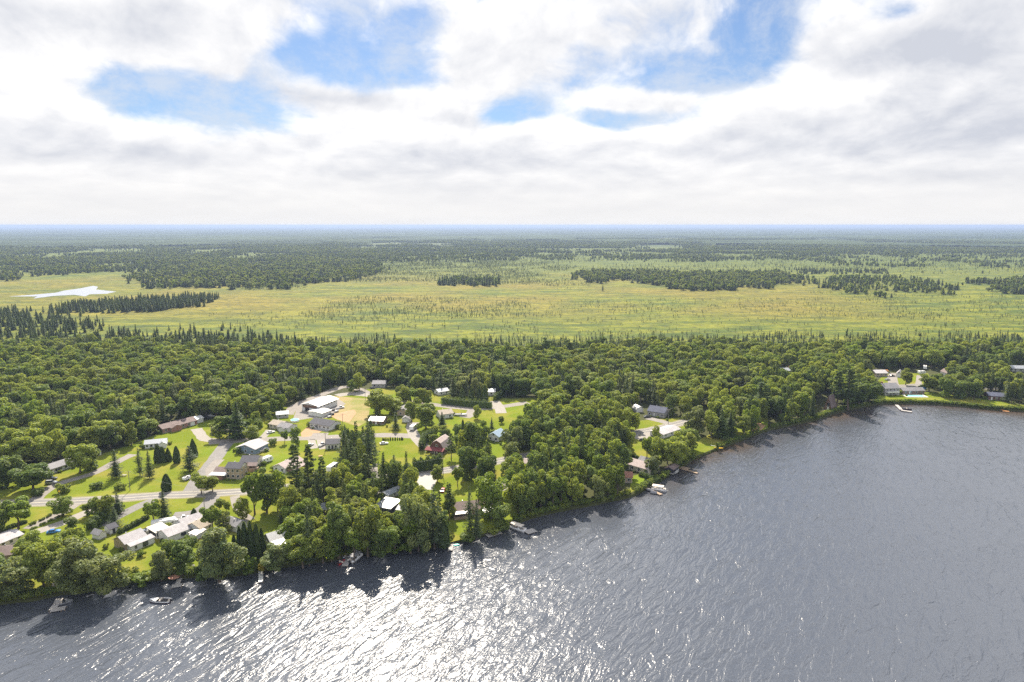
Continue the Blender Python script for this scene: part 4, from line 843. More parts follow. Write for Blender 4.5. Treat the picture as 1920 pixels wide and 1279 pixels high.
car('parked_car', 'silver car on the bare ground past the brick bungalow', (397, 782), 20, 'paint_silver', 'suv'); car('parked_pickup', 'black pickup truck left of the silver car past the brick bungalow', (385, 785), 15, 'paint_black', 'pickup', 'pickup truck')
car('parked_car', 'white car on the short drive below the twin-block pale house', (508, 812), 40, 'paint_white'); car('parked_car', 'white car parked on the lawn edge left of the white pickup across the lane', (582, 836), 70, 'paint_white')
car('parked_pickup', 'white pickup beside the small dark-roofed house on the lane', (604, 836), 72, 'paint_white', 'pickup', 'pickup truck'); car('parked_car', 'white car at the left end of the row of small dark cedars', (720, 833), 20, 'paint_white')
car('parked_car', 'bright blue car at the foot of the pale driveway near the left edge', (101, 999), 20, 'paint_blue'); car('parked_pickup', 'white pickup parked behind the white L-shaped house', (343, 974), 22, 'paint_white', 'pickup', 'pickup truck')
car('parked_car', 'silver car glimpsed between shoreline trees under the grey metal roof', (612, 977), 30, 'paint_silver'); car('tractor_car', 'small red vehicle in the shade near the bright concrete driveway', (831, 921), 80, 'paint_red', 'sedan', 'car')
car('parked_car', 'black car in front of the navy-roofed house', (1214, 783), 8, 'paint_black'); car('parked_car', 'dark car on the pale drive beside the tall lone pine', (1206, 827), -10, 'paint_black')
car('parked_car', 'dark car between the grey bungalow and the white gable garage', (1673, 706), 10, 'paint_black'); car('parked_car', 'silver car on the drive above the two-storey lakeside house', (1664, 713), 20, 'paint_silver')
car('parked_car', 'blue car behind the pool wing on the far road', (1730, 730), 5, 'paint_blue'); car('parked_car', 'dark car left of another at the grey house by the back-road bend', (699, 729), 10, 'paint_black'); 
car('farm_vehicle', 'white utility truck on the field by the warehouse', (638, 766), 35, 'paint_white', 'pickup', 'truck')
trailer('motorhome', 'long white motorhome parked behind the screened porch', (309, 987), 24, 9.5, 2.6, 3.0); trailer('caravan', 'silver-white caravan on the lawn left of the pink-roofed house', (499, 867), 62, 7.5); trailer('caravan', 'tall white caravan standing end-on under the pines', (624, 881), 75, 8)
trailer('motorhome', 'white motorhome on the drive right of the white garage', (775, 805), 78, 7, 2.4, 2.8); trailer('utility_trailer', 'white covered trailer left of the screened porch', (279, 1001), 28, 6, 2.2, 1.9, cat='trailer')
trailer('box_trailer', 'white box trailer at the wood edge above the far yellow lawn', (1728, 701), 10, 6, 2.4, 2.6, cat='trailer'); trailer('caravan', 'grey-white caravan in the trees above the box trailer', (1734, 692), 60, 6.5)
trailer('road_sign_trailer', 'small white trailer parked on the verge by the side-road junction', (350, 900), 62, 3.6, 1.6, 1.7, cat='trailer')

# ------------------------------------------------------------------ docks and boats
def dock(name, label, segs, mat='wood_grey', cat='dock'):
    """segs: list of (pixel a, pixel b, width)"""
    c = gp(*segs[0][0], .55); t = thing(name, label, cat, (c.x, c.y, 0)); 
    for k, (a, b, w) in enumerate(segs):
        a = gp(*a, .55) - c; b = gp(*b, .55) - c; d = (b - a).normalized(); n = Vector((-d.y, d.x, 0)) * w / 2; L = (b - a).length; m_ = MB(); z0 = .38 - .012 * k; z1 = .55 - .012 * k
        nb = max(2, int(L / .5))
        for i in range(nb):
            p = a + d * L * i / nb; q = a + d * (L * (i + 1) / nb - .05); P = [p - n, q - n, q + n, p + n]
            m_.loft([[(v.x, v.y, z0) for v in P], [(v.x, v.y, z1) for v in P]])
        m_.build('deck', mat, t)
        for i in range(int(L / 3) + 2):
            for s in (-1, 1): p = a + d * min(L, i * 3) + n * s * .96; MB().cyl((p.x, p.y, -1.2), (p.x, p.y, .36), .09, n=6).build('post', 'wood', t)
    return t
dock('dock', 'grey L-shaped dock with lift frame beside the small boat in the lower left', [((112, 1122), (98, 1143), 2.0), ((95, 1144), (123, 1139), 2.2)])
dock('dock', 'short T-shaped wooden dock below the leaning willow, right of the moored speedboat', [((337, 1084), (332, 1096), 1.5), ((322, 1099), (341, 1096), 2.0)])
dock('dock', 'narrow white dock below the yellow bush', [((489, 1071), (489, 1091), 1.5)], 'trim')
dock('dock', 'pale dock between the red boat and the grey covered pontoon boat', [((658, 1038), (646, 1061), 2.2)])
dock('dock', 'small dock beside the turquoise float at the lawn corner', [((847, 1016), (844, 1032), 1.7)])
dock('dock', 'flat wooden platform on the bank below the dark spruces', [((912, 1004), (937, 996), 3.6)])
dock('dock', 'grey walkway and white end platform beside the beige-canopied pontoon boat', [((958, 978), (985, 996), 1.5), ((986, 998), (1003, 993), 3.4)], 'wood_grey')
dock('dock', 'thin wooden dock holding the pontoon boat and two jet skis', [((1209, 914), (1240, 927), 1.7)], 'wood')
dock('dock', 'stepped brown dock with long narrow pier in front of the boathouse', [((1272, 875), (1290, 880), 4.2), ((1288, 881), (1308, 887), 1.4)], 'wood')
dock('dock', 'dark dock with moored boat below the two-storey lakeside house', [((1681, 759), (1690, 768), 2.0), ((1690, 769), (1710, 772), 2.2)])
dock('dock', 'orange-brown dock at the far right shore', [((1866, 758), (1880, 769), 1.8), ((1880, 770), (1892, 771), 2.2)], 'wood_orange')
def runabout(name, label, p, ang, L=6.2, W=2.3, hull='paint_white', low='paint_maroon', cover=False, z=.0, cat='boat'):
    c = gp(*p, 0); t = thing(name, label, cat, (c.x, c.y, z), R(ang)); S = []; 
    def ring(x, w, zz, k): return [(x, -w * k, zz), (x, w * k, zz)]
    xs = [-.5, -.3, 0, .22, .38, .47, .5]; ws = [.46, .5, .5, .44, .30, .14, .02]
    def out(k, zz): return [(x * L, w * W * k, zz + .12 * max(0, x)) for x, w in zip(xs, ws)] + [(x * L, -w * W * k, zz + .12 * max(0, x)) for x, w in reversed(list(zip(xs, ws)))]
    MB().loft([out(.6, -.2), out(.93, .3)]).build('hull', low, t); MB().loft([out(.93, .3), out(1.0, .72)], caps=False).build('gunwale', hull, t)
    MB().loft([out(.9, .5), out(.9, .52)]).build('floor', 'canvas_grey' if cover else 'black', t)
    fd = [(.12 * L, -.40 * W, .75), (.48 * L, -.06 * W, .82), (.48 * L, .06 * W, .82), (.12 * L, .40 * W, .75)]
    MB().loft([fd, [(a, b, q - .08) for a, b, q in fd]][::-1]).build('foredeck', hull, t)
    if cover: MB().loft([out(.98, .73), [(a * .8 - .1, b * .25, 1.35) for a, b, q in out(1, .7)]]).build('cover', 'canvas_grey', t)
    else:
        MB().loft([[(.10 * L, -.4 * W, .75), (.10 * L, .4 * W, .75), (.02 * L, .34 * W, 1.2), (.02 * L, -.34 * W, 1.2)], [(.12 * L, -.4 * W, .75), (.12 * L, .4 * W, .75), (.04 * L, .34 * W, 1.2), (.04 * L, -.34 * W, 1.2)]]).build('windscreen', 'glass', t)
        for y in (-.5, .5): MB().box(-.6, -.1, y - .25, y + .25, .52, .9).box(-.7, -.58, y - .25, y + .25, .9, 1.2).build('seat', 'canvas_beige', t)
    MB().box(-L / 2 - .35, -L / 2 + .05, -.2, .2, .3, 1.2).build('outboard_motor', 'black', t); return t
def pontoon(name, label, p, ang, canopy='canvas_beige', L=7.0, W=2.6, deckc='paint_white', frame=True):
    c = gp(*p, 0); t = thing(name, label, 'boat', (c.x, c.y, 0), R(ang)); h = L / 2
    for s in (-1, 1): MB().cyl((-h, s * .85, .12), (h - .8, s * .85, .12), .33, n=10).cyl((h - .8, s * .85, .12), (h, s * .85, .3), .33, .06, 10).build('pontoon', 'steel', t)
    MB().box(-h, h - .5, -W / 2, W / 2, .48, .62).build('deck', 'wood_grey', t)
    f = MB(); 
    for (a, b, c_, d) in ((-h + .3, h - .7, -W / 2 + .03, -W / 2 + .1), (-h + .3, h - .7, W / 2 - .1, W / 2 - .03), (-h + .3, -h + .37, -W / 2 + .12, -.5), (h - .77, h - .7, -W / 2 + .12, W / 2 - .12)): f.box(a, b, c_, d, .66, 1.25)
    f.build('side_panel', deckc, t)
    for x in (-h + 1, h - 1.9): MB().box(x, x + 1.1, W / 2 - .8, W / 2 - .14, .62, 1.05).build('seat', 'canvas_beige', t)
    MB().box(.1, .7, -.95, -.35, .62, 1.45).build('console', deckc, t)
    if canopy:
        MB().prism([(-W / 2, 2.35), (-W * .3, 2.55), (W * .3, 2.55), (W / 2, 2.35), (W / 2, 2.30), (-W / 2, 2.30)], 'x', -h + .5, h - 1.6).build('canopy', canopy, t)
        for x in (-h + .6, h - 1.7):
            for s in (-1, 1): MB().cyl((x * .6, s * (W / 2 - .07), .62), (x, s * (W / 2 - .05), 2.32), .03, n=5).build('canopy_pole', 'steel', t)
    MB().box(-h - .45, -h, -.22, .22, .2, 1.3).build('outboard_motor', 'black', t); return t
runabout('speedboat', 'white and maroon speedboat moored alone off the lower left shore', (300, 1128), 176, 7.0, 2.6)
runabout('motorboat', 'open grey motorboat inside the angle of the L-shaped dock', (118, 1132), 28, 5.4, 2.1, 'paint_silver', 'steel')
pontoon('pontoon_boat', 'pontoon boat under a grey cover right of the pale dock and red boat', (667, 1049), 68, 'canvas_grey')
runabout('rowing_boat', 'small red boat tied on the left of the pale dock', (641, 1056), 62, 3.4, 1.4, 'paint_red', 'paint_red')
runabout('paddle_boat', 'small blue and white boat at the shore end of the pale dock', (647, 1044), 70, 2.8, 1.3, 'paint_white', 'paint_blue')
pontoon('pontoon_boat', 'white-sided pontoon boat with beige canopy against the white end platform', (972, 994), -38, 'canvas_beige', 7.6, deckc='paint_white')
pontoon('pontoon_boat', 'pontoon boat with pale canopy and windscreen at the thin wooden dock', (1236, 920), -22, 'canvas_beige', 7.2)
runabout('jet_ski', 'dark jet ski nearer the shore beside the thin wooden dock', (1219, 922), -30, 3.0, 1.2, 'paint_black', 'paint_black', True); runabout('jet_ski', 'black and silver jet ski, outer of the two at the thin wooden dock', (1226, 926), -25, 3.0, 1.2, 'paint_silver', 'paint_black', True)
runabout('motorboat', 'dark boat moored at the dock below the two-storey lakeside house', (1701, 768), -15, 5.5, 2.2, 'paint_black', 'paint_maroon')
def kayak(name, label, p, ang, paint, z=G + .05, L=3.6, W=.8, water=False, cat='kayak'):
    c = gp(*p, 0 if water else G); t = thing(name, label, cat, (c.x, c.y, 0 if water else z), R(ang)); xs = [-.5, -.35, -.12, .12, .35, .5]; ws = [.02, .3, .48, .48, .3, .02]
    def out(k, zz): return [(x * L, w * W * k, zz + .2 * x * x) for x, w in zip(xs, ws)] + [(x * L, -w * W * k, zz + .2 * x * x) for x, w in reversed(list(zip(xs, ws)))]
    MB().loft([out(.4, 0), out(1, .25), out(.6, .4)]).build('hull', paint, t); MB().box(-.45, .45, -.22, .22, .40, .46).build('cockpit', 'black', t); return t
kayak('kayak', 'yellow kayak lying on the grass at the water edge by a thin pole', (1347, 841), -10, 'paint_yellow', L=5.0, W=1.1); kayak('pedal_float', 'turquoise float in the water beside the small dock', (853, 1022), -15, 'paint_teal', water=True, L=3.8, W=2.0, cat='float')
kayak('canoe', 'upturned pale canoe on the dark bank in the lower left corner', (70, 1112), 28, 'paint_silver', L=5, W=1.1, cat='canoe'); kayak('canoe', 'white canoe under the trees beside the yellow-green shore bush', (452, 1050), 30, 'paint_white', L=4.5, W=1, cat='canoe')
runabout('boat_on_trailer', 'white boat on a trailer on the drive right of the tan-roofed house', (864, 783), -5, 8.2, 2.6, 'paint_white', 'paint_white', False, G + .5); protect([(854, 772), (876, 772), (876, 786), (854, 786)])
runabout('covered_boat', 'white boat stored behind the blue-grey house', (492, 851), 22, 7.5, 2.7, 'paint_white', 'paint_white', True, G + .5); protect([(480, 843), (506, 843), (506, 856), (480, 856)])
# picnic table, chairs, fire pit
def picnic(label, p, ang, mat='wood_grey'):
    c = gp(*p); t = thing('picnic_table', label, 'picnic table', c, R(ang)); MB().box(-1, 1, -.4, .4, .70, .76).build('table_top', mat, t)
    for s in (-1, 1): MB().box(-1, 1, s * .75 - .14, s * .75 + .14, .42, .47).build('bench', mat, t)
    for x in (-.75, .75): MB().box(x - .05, x + .05, -.8, .8, .36, .415).cyl((x, -.65, 0), (x, -.2, .7), .05, n=4).cyl((x, .65, 0), (x, .2, .7), .05, n=4).build('leg', mat, t)
picnic('wooden picnic table left of the leaning shore tree', (324, 1062), 35, 'wood'); picnic('pale picnic table on the big lawn beside the three spruces', (233, 893), 10); picnic('picnic table on the lawn right of the red-roofed barn house lane', (601, 857), 10, 'terracotta')
q = thing('fire_pit', 'round stone fire pit on the lawn right of the leaning shore tree', 'fire pit', gp(361, 1063)); MB().cyl((0, 0, 0), (0, 0, .45), .9, .8, 12).build('stone_ring', 'rock', q); MB().cyl((0, 0, .451), (0, 0, .47), .6, .6, 10).build('ash_bed', 'black', q)
q = thing('patio_slab', 'round pinkish paved spot on the bank above the T-shaped dock', 'patio', gp(327, 1081)); MB().cyl((0, 0, 0), (0, 0, .12), 2.0, 1.9, 14).build('paving', 'terracotta', q)
c = gp(1716, 743); q = thing('swimming_pool', 'turquoise swimming pool with white surround in front of the brick wing', 'swimming pool', c, R(-2)); MB().box(-7.5, 7.5, -3.2, 3.2, -.1, .2).build('surround', 'trim', q); MB().box(-6.3, 6.0, -2.0, 2.1, .205, .24).build('water', 'pool_water', q)
c = gp(553, 790); q = thing('garden_pool', 'small blue-green pool and cover behind the twin-block pale house', 'swimming pool', c, R(10)); MB().cyl((0, 0, 0), (0, 0, 1.1), 2.6, 2.6, 16).build('wall', 'paint_white', q); MB().cyl((0, 0, 1.101), (0, 0, 1.12), 2.45, 2.45, 16).build('water', 'pool_water', q)
q = thing('lumber_stack', 'stack of orange timber behind the grey-roofed bungalow', 'timber', gp(1658, 697)); [MB().box(-3, 3, -1.2 + i * .6, -.7 + i * .6, 0, 1.3 + .2 * (i % 2)).build('board_bundle', 'wood_orange', q) for i in range(4)]
for i, (p, a, cl, nm) in enumerate([((625, 770), 20, 'black', 'first'), ((631, 773), 50, 'paint_silver', 'second'), ((623, 778), 10, 'rubber', 'third'), ((618, 783), 40, 'paint_silver', 'fourth')]):
    q = thing('equipment_pile', ['dark machinery heap nearest the warehouse wall', 'pale machinery heap right of the warehouse yard', 'dark heap of tyres and parts beside the flat-roofed garage', 'lowest pale heap of parts beside the flat-roofed garage'][i], 'machinery', gp(*p), R(a)); MB().box(-1.3, 1.2, -.8, .8, .3, 1.1, tx=.2, ty=.1).build('body', cl, q); MB().cyl((.2, -.5, .9), (1.6, .4, 2.0), .12, n=6).build('boom', 'steel', q); [MB().cyl((x, y, .3), (x, y + .2, .3), .3, n=10).build('wheel', 'rubber', q) for x in (-.8, .7) for y in (-1.0, .8)]
q = thing('flag_pole', 'white flag pole in front of the beige lakeside house', 'pole', gp(1215, 894)); MB().cyl((0, 0, 0), (0, 0, 7), .09, .05, 8).build('mast', 'trim', q); MB().cyl((0, 0, 7), (0, 0, 7.15), .12, .12, 8).build('finial', 'steel', q)
q = thing('fallen_tree', 'pale dead trunk leaning over the water by the dark trees', 'dead tree', gp(1627, 757)); MB().cyl((-5, -3, 1.0), (4, 1.5, 4.5), .22, .08, 7).build('trunk', 'bark_grey', q); [MB().cyl((x, x * .5, 1.0 + (x + 5) * .39), (x + 1.4, x * .5 + s, 2.6 + (x + 5) * .39), .09, .03, 5).build('branch', 'bark_grey', q) for x, s in ((-2, .8), (0, -.8), (2, .6))]
# bank rocks / beach logs where the shore shows them
for i, (x, y) in enumerate([(99, 1100), (106, 1097), (112, 1099), (104, 1103)]):
    q = thing('garden_chair', ['left', 'topmost', 'right', 'lowest'][i] + ' of four pale chairs round the dark fire place in the lower left', 'chair', gp(x, y), R(i * 80)); MB().box(-.28, .28, -.28, .28, .36, .42).build('seat', 'canvas_beige', q); MB().box(-.28, .28, .24, .3, .42, 1.0).build('backrest', 'canvas_beige', q); [MB().box(a, a + .05, b, b + .05, 0, .358).build('leg', 'canvas_beige', q) for a in (-.27, .22) for b in (-.27, .22)]

# ------------------------------------------------------------------ utility poles and lines
POLES = [((244, 920), 9.5, 'wooden utility pole on the front edge of the big lawn'), ((384, 962), 11, 'utility pole just below the road junction'), ((611, 843), 9.5, 'utility pole at the left corner of the small dark-roofed house'), ((643, 803), 9, 'utility pole right of the white modern bungalow'),
         ((685, 751), 9, 'utility pole on the far side of the dry field by the warehouse'), ((831, 893), 9.5, 'utility pole beside the bright concrete driveway'), ((798, 750), 9, 'utility pole at the left end of the long cedar hedge'), ((922, 767), 8, 'leaning-wire utility pole at the right end of the long cedar hedge'),
         ((1052, 808), 9, 'utility pole in the dark gap left of the navy-roofed house'), ((1253, 795), 9.5, 'pale utility pole right of the navy-roofed house'), ((1401, 738), 9, 'utility pole standing in the road-side wood toward the right'), ((398, 829), 9, 'utility pole at the bend where the side road meets the drive'), ((429, 832), 8.5, 'utility pole at the inner corner of the side road')]
PT = []
for p, hh, lab in POLES:
    c = gp(*p); t = thing('utility_pole', lab, 'utility pole', c, R(random.uniform(-25, 25)), 'utility poles along the village roads'); MB().cyl((0, 0, -.5), (0, 0, hh), .16, .11, 8).build('pole', 'bark_grey', t); MB().box(-1.1, 1.1, -.06, .06, hh - .7, hh - .56).build('crossarm', 'wood', t)
    for x in (-1, 0, 1): MB().cyl((x, 0, hh - .56), (x, 0, hh - .36), .05, n=6).build('insulator', 'trim', t)
    PT.append(Vector((c.x, c.y, G + hh - .4)))
def wire(a, b, sag=1.2):
    a = a.copy(); b = b.copy(); n = 14; mb = MB(); P = [a.lerp(b, i / n) - Vector((0, 0, sag * 4 * (i / n) * (1 - i / n))) for i in range(n + 1)]
    for i in range(n): mb.cyl(P[i], P[i + 1], .022, n=4)
    return mb
for i, (a, b, lab) in enumerate([(0, 1, 'power line from the big-lawn pole to the junction pole'), (3, 4, 'power line crossing the dry field by the warehouse'), (3, 2, 'power line over the lane by the modern bungalow'), (1, 5, 'long power line above the main road trees'), (4, 6, 'power line along the back road'), (6, 7, 'power line above the long cedar hedge'), (5, 8, 'power line toward the dark gap in the wood'), (8, 9, 'power line passing left of the navy-roofed house'), (9, 10, 'power line following the road to the right'), (11, 12, 'short power line across the side-road bend'), (12, 2, 'power line along the lane above the blue-grey house')]):
    tag(wire(PT[a], PT[b]).build('power_line', 'canvas_grey'), lab, 'power line')
a = gp(1332, 836); q = thing('white_pole', 'long pale plank lying on the grass beside the yellow kayak', 'plank', a, R(-35)); MB().box(0, 5, -.12, .12, .3, .4).build('plank', 'trim', q); MB().box(.3, .5, -.1, .1, 0, .298).box(4.4, 4.6, -.1, .1, 0, .298).build('trestle', 'wood', q)

# ------------------------------------------------------------------ hedges
for pts, w, h_, lab in [([(168, 996), (200, 972), (226, 958)], 4, 4.0, 'dark overgrown hedge between the pale and the dark driveways'), ([(222, 1002), (255, 985), (278, 972)], 1.6, 1.8, 'low clipped dark hedge beside the black-roofed shed'), ([(774, 885), (800, 882), (828, 875)], 2.6, 6.0, 'tall clipped cedar hedge in front of the barn-shaped house'),
                        ([(790, 846), (794, 832), (812, 822)], 3, 5.5, 'dark cedar hedge left of the barn-shaped house'), ([(828, 757), (870, 762), (922, 766)], 3, 5.0, 'long dark cedar hedge above the back road'), ([(927, 752), (945, 742), (960, 732)], 3, 4.5, 'cedar hedge climbing right of the hedge-end cottage'),
                        ([(1182, 858), (1192, 862), (1206, 868)], 1.8, 2.2, 'clipped dark hedge behind the tan lakeside roof'), ([(1200, 892), (1222, 899), (1236, 905)], 2.4, 1.8, 'rounded green hedge below the beige lakeside house'), ([(1735, 728), (1722, 729)], 2, 2.2, 'short dark hedge behind the pool wing'), ([(0, 1000), (20, 990), (50, 980)], 1.5, 1.2, 'low green hedge behind the left edge bungalow'),
                        ([(470, 866), (486, 875), (476, 892)], .9, 1.1, 'thin boundary hedge right of the dark-roofed deck house')]:
    hedge(pts, w, h_, lab, n=2600 if w > 2 else 1300, size=.3)
def row(name, pts, n, kind, Hm, Wm, labels, group, jit=.1):
    P = strip_pts(pts, 1.0)
    for i in range(n):
        p = P[int(i * (len(P) - 1) / max(n - 1, 1))]; H = Hm * random.uniform(.85, 1.15); TREES.append((p.x, p.y, H, Wm / 2, kind)); place_tree(kind, p.x, p.y, H, Wm * random.uniform(.9, 1.1), labels, group)
row('bush', [(58, 985), (90, 970), (114, 957)], 10, 'bush', 1.1, 1.6, 'low clipped bush in the row left of the gravel drive', 'bushes along the left side of the gravel drive'); row('bush', [(60, 993), (92, 978), (118, 966)], 10, 'limebush', .8, 1.4, 'small yellow-green bush in the row right of the gravel drive', 'bushes along the right side of the gravel drive')
row('cedar', [(718, 826), (755, 825)], 16, 'cedar', 1.7, .9, 'small young cedar in the row beside the gravel lane', 'young cedars beside the lane'); row('cedar', [(1300, 862), (1322, 853), (1331, 849)], 6, 'limebush', .7, 1.0, 'tiny shrub in the line on the yellow lawn edge', 'tiny shrubs on the lawn edge')

